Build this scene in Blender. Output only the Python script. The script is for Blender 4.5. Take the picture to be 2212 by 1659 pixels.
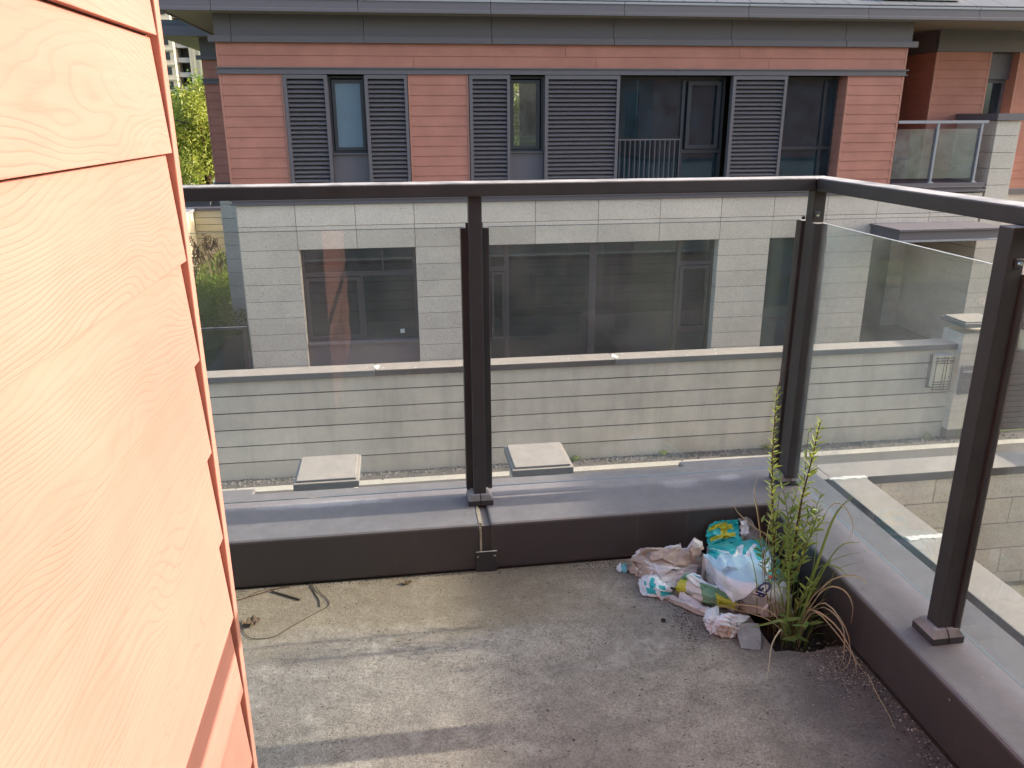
import bpy, bmesh, math, random
from mathutils import Vector, Matrix, noise as mn
R = math.radians
random.seed(7)
scn = bpy.context.scene
for o in list(bpy.data.objects): bpy.data.objects.remove(o)
C = scn.collection
H = 4.77          # height of the camera above the lane; measured heights below are relative to the eye
SUN_EL = 22.8

# ------------------------------------------------------------------ camera, sky, sun, exposure
cam = bpy.data.objects.new('camera', bpy.data.cameras.new('camera'))
C.objects.link(cam); scn.camera = cam
cam.data.sensor_width = 36.0
cam.data.lens = 36.0 * 1732.03 / 2212.0
cam.data.clip_start = 0.02; cam.data.clip_end = 1500
def cam_matrix():
    pit, yaw, rol = 0.320432982, 0.140763635, 0.00411488775
    cp, sp, cy, sy = math.cos(pit), math.sin(pit), math.cos(yaw), math.sin(yaw)
    fw = Vector((sy*cp, cy*cp, -sp)); rt = Vector((cy, -sy, 0)); dn = fw.cross(rt)
    c, s = math.cos(rol), math.sin(rol)
    r2 = c*rt + s*dn; d2 = -s*rt + c*dn
    m = Matrix((r2, -d2, -fw)).transposed().to_4x4()
    m.translation = Vector((0, 0, H))
    return m
cam.matrix_world = cam_matrix()

w = bpy.data.worlds.new('World'); scn.world = w; w.use_nodes = True
nt = w.node_tree; bg = nt.nodes['Background']
sky = nt.nodes.new('ShaderNodeTexSky'); sky.sky_type = 'NISHITA'; sky.sun_disc = False
sky.sun_elevation = R(SUN_EL); sky.sun_rotation = R(90); sky.air_density = 1.0; sky.dust_density = 3.0; sky.ozone_density = 0.8
nt.links.new(sky.outputs[0], bg.inputs[0]); bg.inputs[1].default_value = 0.15
sun = bpy.data.objects.new('sun', bpy.data.lights.new('sun', 'SUN')); C.objects.link(sun)
sun.data.energy = 3.1; sun.data.angle = R(0.55); sun.data.color = (1.0, 0.88, 0.77)
sun.rotation_euler = Vector((math.cos(R(SUN_EL)), 0.0, math.sin(R(SUN_EL)))).to_track_quat('Z', 'Y').to_euler()
vs = scn.view_settings
vs.view_transform = 'Standard'; vs.look = 'None'; vs.gamma = 1.0; vs.use_curve_mapping = False; vs.exposure = 1.52
scn.render.engine = 'CYCLES'
scn.cycles.max_bounces = 10; scn.cycles.transparent_max_bounces = 32
scn.cycles.diffuse_bounces = 4; scn.cycles.glossy_bounces = 4

# ------------------------------------------------------------------ material helpers
def new_mat(name):
    m = bpy.data.materials.new(name); m.use_nodes = True
    return m, m.node_tree, m.node_tree.nodes['Principled BSDF']
def nd(t, typ, **kw):
    n = t.nodes.new(typ)
    for k, v in kw.items(): setattr(n, k, v)
    return n
def mth(t, op, a, b=None, clamp=False):
    n = t.nodes.new('ShaderNodeMath'); n.operation = op; n.use_clamp = clamp
    for i, v in enumerate((a, b)):
        if v is None: continue
        if isinstance(v, (int, float)): n.inputs[i].default_value = v
        else: t.links.new(v, n.inputs[i])
    return n.outputs[0]
def vscale(t, v, s):
    n = t.nodes.new('ShaderNodeVectorMath'); n.operation = 'MULTIPLY'
    t.links.new(v, n.inputs[0]); n.inputs[1].default_value = s
    return n.outputs[0]
def pos(t): return t.nodes.new('ShaderNodeNewGeometry').outputs['Position']
def noi(t, v, scale, detail=4, rough=0.55, dist=0.0):
    n = nd(t, 'ShaderNodeTexNoise'); n.inputs['Scale'].default_value = scale
    n.inputs['Detail'].default_value = detail; n.inputs['Roughness'].default_value = rough
    n.inputs['Distortion'].default_value = dist
    t.links.new(v, n.inputs['Vector']); return n.outputs['Fac']
def ramp(t, f, stops):
    n = nd(t, 'ShaderNodeValToRGB'); t.links.new(f, n.inputs[0])
    e = n.color_ramp.elements
    while len(e) < len(stops): e.new(0.5)
    for el, (p, c) in zip(e, stops):
        el.position = p; el.color = (c, c, c, 1) if isinstance(c, (int, float)) else (*c, 1)
    return n.outputs[0]
def mix(t, f, a, b, mode='MIX'):
    n = nd(t, 'ShaderNodeMix'); n.data_type = 'RGBA'; n.blend_type = mode
    for sock, v in ((n.inputs[0], f), (n.inputs[6], a), (n.inputs[7], b)):
        if isinstance(v, (int, float)): sock.default_value = v if sock == n.inputs[0] else (v, v, v, 1)
        elif isinstance(v, tuple): sock.default_value = (*v, 1)
        else: t.links.new(v, sock)
    return n.outputs[2]
def bump(t, b, h, strength, dist):
    n = nd(t, 'ShaderNodeBump'); n.inputs['Strength'].default_value = strength; n.inputs['Distance'].default_value = dist
    t.links.new(h, n.inputs['Height']); t.links.new(n.outputs[0], b.inputs['Normal'])

def m_metal(name, col, rough=0.45, dust=0.25, dustcol=(0.30, 0.27, 0.25), spec=0.5):
    m, t, b = new_mat(name); p = pos(t)
    g = nd(t, 'ShaderNodeNewGeometry'); sx = nd(t, 'ShaderNodeSeparateXYZ'); t.links.new(g.outputs['Normal'], sx.inputs[0])
    up = mth(t, 'MAXIMUM', sx.outputs[2], 0.0)
    n1 = noi(t, p, 9, 6, 0.65); n2 = noi(t, p, 160, 3, 0.6)
    d = mth(t, 'MULTIPLY', mth(t, 'ADD', mth(t, 'MULTIPLY', up, dust), 0.03), ramp(t, n1, [(0.3, 0.35), (0.75, 1.6)]), True)
    c = mix(t, d, col, dustcol)
    c = mix(t, ramp(t, n2, [(0.70, 0.0), (0.78, 0.22)]), c, dustcol)
    t.links.new(c, b.inputs['Base Color'])
    t.links.new(mth(t, 'ADD', mth(t, 'MULTIPLY', d, 0.35), rough), b.inputs['Roughness'])
    b.inputs['Specular IOR Level'].default_value = spec
    bump(t, b, n2, 0.12, 0.0015)
    return m
def m_wood(name, col, dark, pitch=150.0, strength=0.5):
    m, t, b = new_mat(name); p = pos(t)
    s = nd(t, 'ShaderNodeSeparateXYZ'); t.links.new(p, s.inputs[0])
    L = mth(t, 'ADD', s.outputs[0], s.outputs[1]); z = s.outputs[2]
    rnd = nd(t, 'ShaderNodeObjectInfo').outputs['Random']
    cmb = nd(t, 'ShaderNodeCombineXYZ')
    t.links.new(mth(t, 'MULTIPLY', L, 1.7), cmb.inputs[0]); t.links.new(mth(t, 'MULTIPLY', z, 5.0), cmb.inputs[1])
    t.links.new(mth(t, 'MULTIPLY', rnd, 37.0), cmb.inputs[2])
    warp = noi(t, cmb.outputs[0], 1.0, 2.5, 0.42, 0.25)
    cmb2 = nd(t, 'ShaderNodeCombineXYZ')
    t.links.new(mth(t, 'MULTIPLY', L, 5.0), cmb2.inputs[0]); t.links.new(mth(t, 'MULTIPLY', z, 90.0), cmb2.inputs[1]); t.links.new(mth(t, 'MULTIPLY', rnd, 11.0), cmb2.inputs[2])
    fine = noi(t, cmb2.outputs[0], 1.0, 3, 0.6)
    f = mth(t, 'ADD', mth(t, 'MULTIPLY', z, pitch*0.62), mth(t, 'MULTIPLY', warp, pitch*0.17))
    f = mth(t, 'ADD', f, mth(t, 'MULTIPLY', fine, 0.55))
    fr = mth(t, 'FRACT', f)
    tri = mth(t, 'ABSOLUTE', mth(t, 'SUBTRACT', fr, 0.5))
    line = ramp(t, tri, [(0.0, 0.0), (0.30, 0.12), (0.42, 0.55), (0.5, 1.0)])
    patch = ramp(t, noi(t, cmb.outputs[0], 1.7, 3, 0.5), [(0.35, 0.25), (0.65, 1.0)])
    lf = mth(t, 'MULTIPLY', mth(t, 'MULTIPLY', line, patch), strength)
    tone = ramp(t, noi(t, p, 2.2, 3, 0.5), [(0.3, 0.88), (0.7, 1.1)])
    c = mix(t, lf, col, dark)
    c = mix(t, 1.0, c, tone, 'MULTIPLY')
    c = mix(t, ramp(t, fine, [(0.45, 0.0), (0.75, 0.22)]), c, dark)
    t.links.new(c, b.inputs['Base Color']); b.inputs['Roughness'].default_value = 0.62
    b.inputs['Specular IOR Level'].default_value = 0.25
    bump(t, b, mth(t, 'SUBTRACT', mth(t, 'MULTIPLY', fine, 0.15), mth(t, 'MULTIPLY', line, patch)), 0.32, 0.0014)
    return m
def m_stone(name, col, contrast=0.5, scale=1.0, warm=(0.52, 0.43, 0.34), rough=0.8, stain=0.0):
    m, t, b = new_mat(name); p = pos(t)
    n1 = noi(t, p, 55*scale, 3, 0.7); n2 = noi(t, p, 1.4, 4, 0.6); n3 = noi(t, p, 28*scale, 2, 0.5)
    g = ramp(t, n1, [(0.30, 1-contrast), (0.45, 0.95), (0.62, 1.0), (0.75, 1+0.35*contrast)])
    rnd = nd(t, 'ShaderNodeObjectInfo').outputs['Random']
    c = mix(t, 1.0, col, g, 'MULTIPLY')
    c = mix(t, ramp(t, n3, [(0.55, 0.0), (0.72, 0.35)]), c, warm)
    c = mix(t, 1.0, c, ramp(t, rnd, [(0.0, 0.93), (1.0, 1.05)]), 'MULTIPLY')
    c = mix(t, 1.0, c, ramp(t, n2, [(0.3, 0.90), (0.7, 1.05)]), 'MULTIPLY')
    if stain:
        v = vscale(t, p, (3.0, 3.0, 0.5))
        c = mix(t, ramp(t, noi(t, v, 1.0, 5, 0.65), [(0.48, 0.0), (0.72, stain)]), c, (0.17, 0.16, 0.13))
    t.links.new(c, b.inputs['Base Color']); b.inputs['Roughness'].default_value = rough
    bump(t, b, n1, 0.25, 0.004)
    return m
def m_plain(name, col, rough=0.6, var=0.12, scale=8, spec=0.4, metallic=0.0, bmp=0.1):
    m, t, b = new_mat(name); p = pos(t)
    n1 = noi(t, p, scale, 5, 0.6)
    c = mix(t, 1.0, col, ramp(t, n1, [(0.25, 1-var), (0.75, 1+var)]), 'MULTIPLY')
    t.links.new(c, b.inputs['Base Color']); b.inputs['Roughness'].default_value = rough
    b.inputs['Specular IOR Level'].default_value = spec; b.inputs['Metallic'].default_value = metallic
    bump(t, b, noi(t, p, scale*12, 3, 0.6), bmp, 0.002)
    return m
def m_glass(name, tint, base_refl=0.045, dust=0.04, dustcol=(0.55, 0.58, 0.55), refl_col=(1, 1, 1), specks=0.35):
    m = bpy.data.materials.new(name); m.use_nodes = True; t = m.node_tree
    for n in list(t.nodes): t.nodes.remove(n)
    out = nd(t, 'ShaderNodeOutputMaterial'); tr = nd(t, 'ShaderNodeBsdfTransparent'); gl = nd(t, 'ShaderNodeBsdfGlossy')
    df = nd(t, 'ShaderNodeBsdfDiffuse')
    tr.inputs[0].default_value = (*tint, 1); gl.inputs['Roughness'].default_value = 0.008; gl.inputs['Color'].default_value = (*refl_col, 1)
    df.inputs[0].default_value = (*dustcol, 1)
    lw = nd(t, 'ShaderNodeLayerWeight'); lw.inputs[0].default_value = 0.5
    fr = mth(t, 'ADD', mth(t, 'MULTIPLY', mth(t, 'POWER', lw.outputs['Facing'], 4.0), 0.9), base_refl, True)
    m1 = nd(t, 'ShaderNodeMixShader'); t.links.new(fr, m1.inputs[0]); t.links.new(tr.outputs[0], m1.inputs[1]); t.links.new(gl.outputs[0], m1.inputs[2])
    p = pos(t)
    dn = mth(t, 'ADD', mth(t, 'MULTIPLY', ramp(t, noi(t, p, 3.5, 6, 0.7), [(0.35, 0.4), (0.75, 1.8)]), dust),
             mth(t, 'MULTIPLY', ramp(t, noi(t, p, 120, 2, 0.5), [(0.76, 0.0), (0.80, 1.0)]), specks), True)
    m2 = nd(t, 'ShaderNodeMixShader'); t.links.new(dn, m2.inputs[0]); t.links.new(m1.outputs[0], m2.inputs[1]); t.links.new(df.outputs[0], m2.inputs[2])
    t.links.new(m2.outputs[0], out.inputs[0])
    return m
def m_leaf(name, col, col2, trans=0.35, rough=0.5):
    m, t, b = new_mat(name)
    rnd = nd(t, 'ShaderNodeObjectInfo').outputs['Random']
    n1 = noi(t, pos(t), 6, 3, 0.6)
    f = mth(t, 'ADD', mth(t, 'MULTIPLY', rnd, 0.5), mth(t, 'MULTIPLY', ramp(t, n1, [(0.3, 0.0), (0.7, 1.0)]), 0.5))
    c = mix(t, f, col, col2)
    t.links.new(c, b.inputs['Base Color']); b.inputs['Roughness'].default_value = rough
    tl = nd(t, 'ShaderNodeBsdfTranslucent'); t.links.new(c, tl.inputs[0])
    mx = nd(t, 'ShaderNodeMixShader'); mx.inputs[0].default_value = trans
    out = t.nodes['Material Output']
    t.links.new(b.outputs[0], mx.inputs[1]); t.links.new(tl.outputs[0], mx.inputs[2]); t.links.new(mx.outputs[0], out.inputs[0])
    return m

def m_curb():
    m, t, b = new_mat('bronze_cladding'); p = pos(t)
    g = nd(t, 'ShaderNodeNewGeometry'); sx = nd(t, 'ShaderNodeSeparateXYZ'); t.links.new(g.outputs['Normal'], sx.inputs[0])
    up = mth(t, 'MAXIMUM', sx.outputs[2], 0.0)
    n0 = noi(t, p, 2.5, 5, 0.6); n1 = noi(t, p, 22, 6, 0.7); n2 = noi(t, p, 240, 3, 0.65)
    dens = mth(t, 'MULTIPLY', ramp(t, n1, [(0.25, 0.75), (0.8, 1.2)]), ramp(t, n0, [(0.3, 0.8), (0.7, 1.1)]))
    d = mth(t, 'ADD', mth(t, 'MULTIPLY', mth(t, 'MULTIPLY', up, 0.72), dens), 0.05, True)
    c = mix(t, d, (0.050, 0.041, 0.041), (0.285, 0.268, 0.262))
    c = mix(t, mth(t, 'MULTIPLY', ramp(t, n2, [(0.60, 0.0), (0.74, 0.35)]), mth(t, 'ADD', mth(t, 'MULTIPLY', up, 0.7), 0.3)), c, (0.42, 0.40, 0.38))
    # chalky efflorescence left by a dried puddle, and scuffs on the faces
    for cx_, cy_, rx_, ry_ in ((1.00, 2.60, 0.10, 0.050), (1.20, 2.63, 0.07, 0.035), (-0.30, 2.63, 0.28, 0.035)):
        v = nd(t, 'ShaderNodeVectorMath', operation='SUBTRACT'); t.links.new(p, v.inputs[0]); v.inputs[1].default_value = (cx_, cy_, H+CTZ)
        q = vscale(t, v.outputs[0], (1/rx_, 1/ry_, 20)); ln = nd(t, 'ShaderNodeVectorMath', operation='LENGTH'); t.links.new(q, ln.inputs[0])
        e = mth(t, 'ADD', ln.outputs['Value'], mth(t, 'MULTIPLY', mth(t, 'SUBTRACT', n1, 0.5), 2.2))
        c = mix(t, mth(t, 'MULTIPLY', ramp(t, e, [(0.35, 0.55), (0.95, 0.0)]), ramp(t, n2, [(0.38, 0.2), (0.6, 1.0)])), c, (0.56, 0.55, 0.54))
    v = vscale(t, p, (30, 30, 1.2)); c = mix(t, mth(t, 'MULTIPLY', ramp(t, noi(t, v, 1.0, 4, 0.6), [(0.58, 0.0), (0.8, 0.10)]), mth(t, 'SUBTRACT', 1.0, up)), c, (0.35, 0.32, 0.30))
    sp = ramp(t, noi(t, p, 75, 1, 0.5), [(0.785, 0.0), (0.80, 0.8)]); c = mix(t, sp, c, (0.45, 0.43, 0.40))
    t.links.new(c, b.inputs['Base Color']); t.links.new(mth(t, 'ADD', mth(t, 'MULTIPLY', d, 0.35), 0.40), b.inputs['Roughness'])
    bump(t, b, n2, 0.15, 0.001); return m
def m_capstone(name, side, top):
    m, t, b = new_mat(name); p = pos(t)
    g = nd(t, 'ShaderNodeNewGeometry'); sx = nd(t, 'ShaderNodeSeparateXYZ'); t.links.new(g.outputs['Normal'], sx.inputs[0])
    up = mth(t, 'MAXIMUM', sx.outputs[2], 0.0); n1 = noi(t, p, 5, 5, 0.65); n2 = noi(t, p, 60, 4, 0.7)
    c = mix(t, mth(t, 'MULTIPLY', up, ramp(t, n1, [(0.25, 0.75), (0.7, 1.0)])), side, top)  # dust plus sunlit tops and shaded sides, painted into the stone colour
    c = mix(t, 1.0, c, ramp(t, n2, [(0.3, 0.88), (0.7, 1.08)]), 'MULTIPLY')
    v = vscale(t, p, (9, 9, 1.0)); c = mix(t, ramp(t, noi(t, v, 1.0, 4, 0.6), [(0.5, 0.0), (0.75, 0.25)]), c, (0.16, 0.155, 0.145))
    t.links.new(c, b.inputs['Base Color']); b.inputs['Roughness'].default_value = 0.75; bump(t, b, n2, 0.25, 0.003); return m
CTZ = -1.295
M = {}
M['wood'] = m_wood('fibre_cement_board', (0.445, 0.198, 0.152), (0.29, 0.116, 0.082), 150, 0.32)
M['trim'] = m_plain('board_corner_trim', (0.445, 0.204, 0.152), 0.55, 0.05, 4)
M['bronze'] = m_metal('bronze_railing_paint', (0.036, 0.034, 0.035), 0.42, 0.9, (0.42, 0.40, 0.38), 0.35)  # dust share raised so the sunlit, sky-reflecting handrail top is in the colour
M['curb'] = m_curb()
M['hmetal'] = m_metal('grey_facade_metal', (0.125, 0.112, 0.128), 0.5, 0.15, (0.30, 0.30, 0.32))
M['hmetal_l'] = m_metal('pale_railing_metal', (0.30, 0.31, 0.34), 0.45, 0.15, (0.40, 0.40, 0.42))
M['hdark'] = m_metal('dark_window_metal', (0.036, 0.036, 0.042), 0.45, 0.1, (0.2, 0.2, 0.22))
M['granite'] = m_stone('flamed_granite', (0.61, 0.555, 0.485), 0.40, 0.75)
M['granite_back'] = m_plain('granite_joint', (0.13, 0.125, 0.12), 0.9)
M['stucco'] = m_stone('stucco_course', (0.63, 0.58, 0.49), 0.14, 2.2, (0.50, 0.45, 0.38), 0.85, 0.30)
M['joint'] = m_plain('dark_joint', (0.05, 0.05, 0.05), 0.9)
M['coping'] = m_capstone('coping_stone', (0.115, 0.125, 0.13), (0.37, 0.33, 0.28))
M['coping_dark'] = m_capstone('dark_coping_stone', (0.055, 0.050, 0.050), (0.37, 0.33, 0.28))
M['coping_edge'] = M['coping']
M['blacks'] = m_stone('black_plinth_stone', (0.06, 0.06, 0.06), 0.4, 1.0, (0.1, 0.1, 0.1), 0.5)
M['mortar'] = m_plain('white_mortar', (0.72, 0.70, 0.64), 0.85, 0.15, 40, bmp=0.5)
M['beige'] = m_plain('beige_render', (0.62, 0.56, 0.42), 0.85, 0.06, 3)
M['cream'] = m_plain('cream_tower_render', (0.66, 0.58, 0.46), 0.85, 0.05, 1)
M['soffit'] = m_plain('soffit_panel', (0.28, 0.25, 0.20), 0.6, 0.04, 2)
M['roof'] = m_plain('roof_sheet', (0.11, 0.115, 0.125), 0.7, 0.1, 3)
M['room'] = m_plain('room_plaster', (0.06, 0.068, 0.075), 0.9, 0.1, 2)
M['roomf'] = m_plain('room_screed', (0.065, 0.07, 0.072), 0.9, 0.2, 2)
M['glass'] = m_glass('clear_guard_glass', (0.975, 0.986, 0.978), 0.035, 0.075, (0.58, 0.59, 0.55), specks=0.5)  # dust film also thickened to paint the hazy veil over the view
M['glassS'] = m_glass('dusty_guard_glass', (0.955, 0.98, 0.972), 0.055, 0.115, (0.50, 0.56, 0.55), specks=0.5)
M['glass_edge'] = m_plain('green_glass_edge', (0.16, 0.20, 0.19), 0.3, 0.05, 8, 0.5)
M['tint'] = m_glass('tinted_window_glass', (0.26, 0.33, 0.35), 0.085, 0.015, (0.35, 0.42, 0.45), (0.55, 0.80, 0.95), specks=0.12)
M['blue'] = m_glass('blue_window_glass', (0.18, 0.26, 0.31), 0.10, 0.13, (0.14, 0.22, 0.28), (0.6, 0.8, 1.0), specks=0.05)
M['frost'] = m_plain('frosted_glass', (0.15, 0.21, 0.26), 0.35, 0.08, 3, 0.5)
M['creamglass'] = m_plain('cream_lamp_glass', (0.74, 0.70, 0.52), 0.3, 0.05, 6, 0.5)
M['pale_edge'] = m_plain('ground_glass_edge', (0.55, 0.60, 0.58), 0.25, 0.05, 8, 0.7)
M['steel'] = m_plain('stainless_steel', (0.62, 0.62, 0.60), 0.22, 0.05, 20, 0.5, 1.0)
M['red'] = m_plain('red_cord', (0.60, 0.045, 0.03), 0.6)
M['whitepaint'] = m_plain('white_line_paint', (0.50, 0.47, 0.40), 0.8, 0.2, 30, bmp=0.4)
M['dust'] = m_plain('dried_sealant', (0.34, 0.30, 0.22), 0.9, 0.3, 60)
M['straw'] = m_leaf('dry_straw', (0.46, 0.36, 0.20), (0.60, 0.53, 0.36), 0.25)
M['bark'] = m_plain('twig_bark', (0.10, 0.055, 0.03), 0.8)
M['stem'] = m_plain('green_stem', (0.20, 0.22, 0.06), 0.6)
M['leafy'] = m_leaf('willow_leaf', (0.27, 0.35, 0.06), (0.42, 0.48, 0.10), 0.45)
M['leafd'] = m_leaf('willow_leaf_low', (0.15, 0.25, 0.055), (0.25, 0.34, 0.08), 0.40)
M['grass'] = m_leaf('grass_blade', (0.15, 0.24, 0.05), (0.28, 0.34, 0.09), 0.4)
M['tree'] = m_leaf('tree_foliage', (0.16, 0.22, 0.03), (0.42, 0.44, 0.07), 0.45)
M['hedge'] = m_leaf('weed_foliage', (0.12, 0.24, 0.03), (0.30, 0.38, 0.06), 0.4)
M['deadleaf'] = m_leaf('dead_leaf', (0.12, 0.08, 0.045), (0.20, 0.14, 0.08), 0.15)
M['wire'] = m_plain('old_wire', (0.09, 0.07, 0.045), 0.7)
M['soil'] = m_plain('damp_soil', (0.035, 0.030, 0.022), 0.95, 0.4, 30, bmp=0.8)

def m_floor():
    m, t, b = new_mat('rough_concrete_screed'); p = pos(t)
    s = nd(t, 'ShaderNodeSeparateXYZ'); t.links.new(p, s.inputs[0])
    n1 = noi(t, p, 175, 6, 0.78); n2 = noi(t, p, 3.2, 6, 0.62, 0.4); n3 = noi(t, p, 45, 4, 0.7)
    n0 = noi(t, p, 18, 6, 0.75)
    c = mix(t, ramp(t, n1, [(0.34, 0.0), (0.5, 0.5), (0.66, 1.0)]), (0.165, 0.148, 0.122), (0.50, 0.45, 0.37))
    c = mix(t, 1.0, c, ramp(t, n0, [(0.32, 0.72), (0.5, 1.0), (0.68, 1.22)]), 'MULTIPLY')
    v = vscale(t, p, (1.6, 6.0, 1)); c = mix(t, ramp(t, noi(t, v, 1.2, 5, 0.65, 0.5), [(0.50, 0.0), (0.68, 0.45)]), c, (0.13, 0.12, 0.105))
    crk = nd(t, 'ShaderNodeTexVoronoi'); crk.feature = 'DISTANCE_TO_EDGE'; crk.inputs['Scale'].default_value = 1.1
    dn = nd(t, 'ShaderNodeTexNoise'); dn.inputs['Scale'].default_value = 4; dn.inputs['Detail'].default_value = 6; t.links.new(p, dn.inputs['Vector'])
    vm = nd(t, 'ShaderNodeVectorMath', operation='MULTIPLY_ADD'); t.links.new(dn.outputs['Color'], vm.inputs[0]); vm.inputs[1].default_value = (0.6, 0.6, 0); t.links.new(p, vm.inputs[2])
    t.links.new(vm.outputs[0], crk.inputs['Vector'])
    c = mix(t, mth(t, 'MULTIPLY', ramp(t, crk.outputs['Distance'], [(0.0, 0.5), (0.006, 0.0)]), ramp(t, n2, [(0.45, 0.0), (0.55, 1.0)])), c, (0.09, 0.08, 0.07))
    c = mix(t, ramp(t, n2, [(0.42, 0.0), (0.62, 0.40)]), c, (0.20, 0.185, 0.165))
    # pale lime bloom in patches
    c = mix(t, mth(t, 'MULTIPLY', ramp(t, noi(t, p, 5.5, 5, 0.7, 0.6), [(0.50, 0.0), (0.66, 0.6)]), ramp(t, n3, [(0.4, 0.0), (0.6, 1.0)])), c, (0.50, 0.47, 0.40))
    # moss / rust tint near the front cladding on the left
    gy = ramp(t, mth(t, 'ADD', mth(t, 'MULTIPLY', s.outputs[1], 1.0), mth(t, 'MULTIPLY', n2, 0.25)), [(0.0, 0.0), (1.0, 0.0)])
    yy = mth(t, 'SUBTRACT', mth(t, 'ADD', s.outputs[1], mth(t, 'MULTIPLY', n2, 0.35)), 2.20)
    band = mth(t, 'MULTIPLY', ramp(t, mth(t, 'MULTIPLY', yy, 4.0, True), [(0.0, 0.0), (0.5, 1.0)]),
               ramp(t, mth(t, 'MULTIPLY', mth(t, 'SUBTRACT', 0.75, s.outputs[0]), 1.6, True), [(0.0, 0.0), (0.7, 1.0)]))
    c = mix(t, mth(t, 'MULTIPLY', band, 0.42), c, (0.25, 0.19, 0.09))
    # darker brown towards the right hand kerb
    dr = ramp(t, mth(t, 'MULTIPLY', mth(t, 'SUBTRACT', mth(t, 'ADD', s.outputs[0], mth(t, 'MULTIPLY', n2, 0.5)), 1.05), 2.4, True), [(0.0, 0.0), (1.0, 0.8)])
    c = mix(t, dr, c, mix(t, n1, (0.06, 0.05, 0.045), (0.17, 0.145, 0.13)))
    sp = ramp(t, noi(t, p, 210, 1, 0.5), [(0.72, 0.0), (0.77, 1.0)])
    c = mix(t, sp, c, (0.50, 0.44, 0.34))
    sp2 = ramp(t, noi(t, p, 90, 2, 0.5), [(0.24, 1.0), (0.32, 0.0)])
    c = mix(t, sp2, c, (0.05, 0.045, 0.04))
    t.links.new(c, b.inputs['Base Color']); b.inputs['Roughness'].default_value = 0.92; b.inputs['Specular IOR Level'].default_value = 0.2
    bump(t, b, mth(t, 'ADD', n1, mth(t, 'MULTIPLY', n3, 0.8)), 0.75, 0.005)
    return m
M['floor'] = m_floor()
def m_asphalt():
    m, t, b = new_mat('asphalt'); p = pos(t)
    n1 = noi(t, p, 60, 4, 0.75); n2 = noi(t, p, 2, 5, 0.6)
    c = mix(t, ramp(t, n1, [(0.35, 0.0), (0.65, 1.0)]), (0.05, 0.048, 0.045), (0.19, 0.175, 0.155))
    c = mix(t, ramp(t, n2, [(0.4, 0.0), (0.7, 0.4)]), c, (0.16, 0.145, 0.12))
    t.links.new(c, b.inputs['Base Color']); b.inputs['Roughness'].default_value = 0.9
    bump(t, b, n1, 0.6, 0.01); return m
M['asphalt'] = m_asphalt()
M['earth'] = m_plain('garden_ground', (0.16, 0.15, 0.10), 0.95, 0.3, 3, bmp=0.5)
M['grassland'] = m_plain('grassy_ground', (0.09, 0.13, 0.04), 0.95, 0.4, 2, bmp=0.8)

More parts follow.
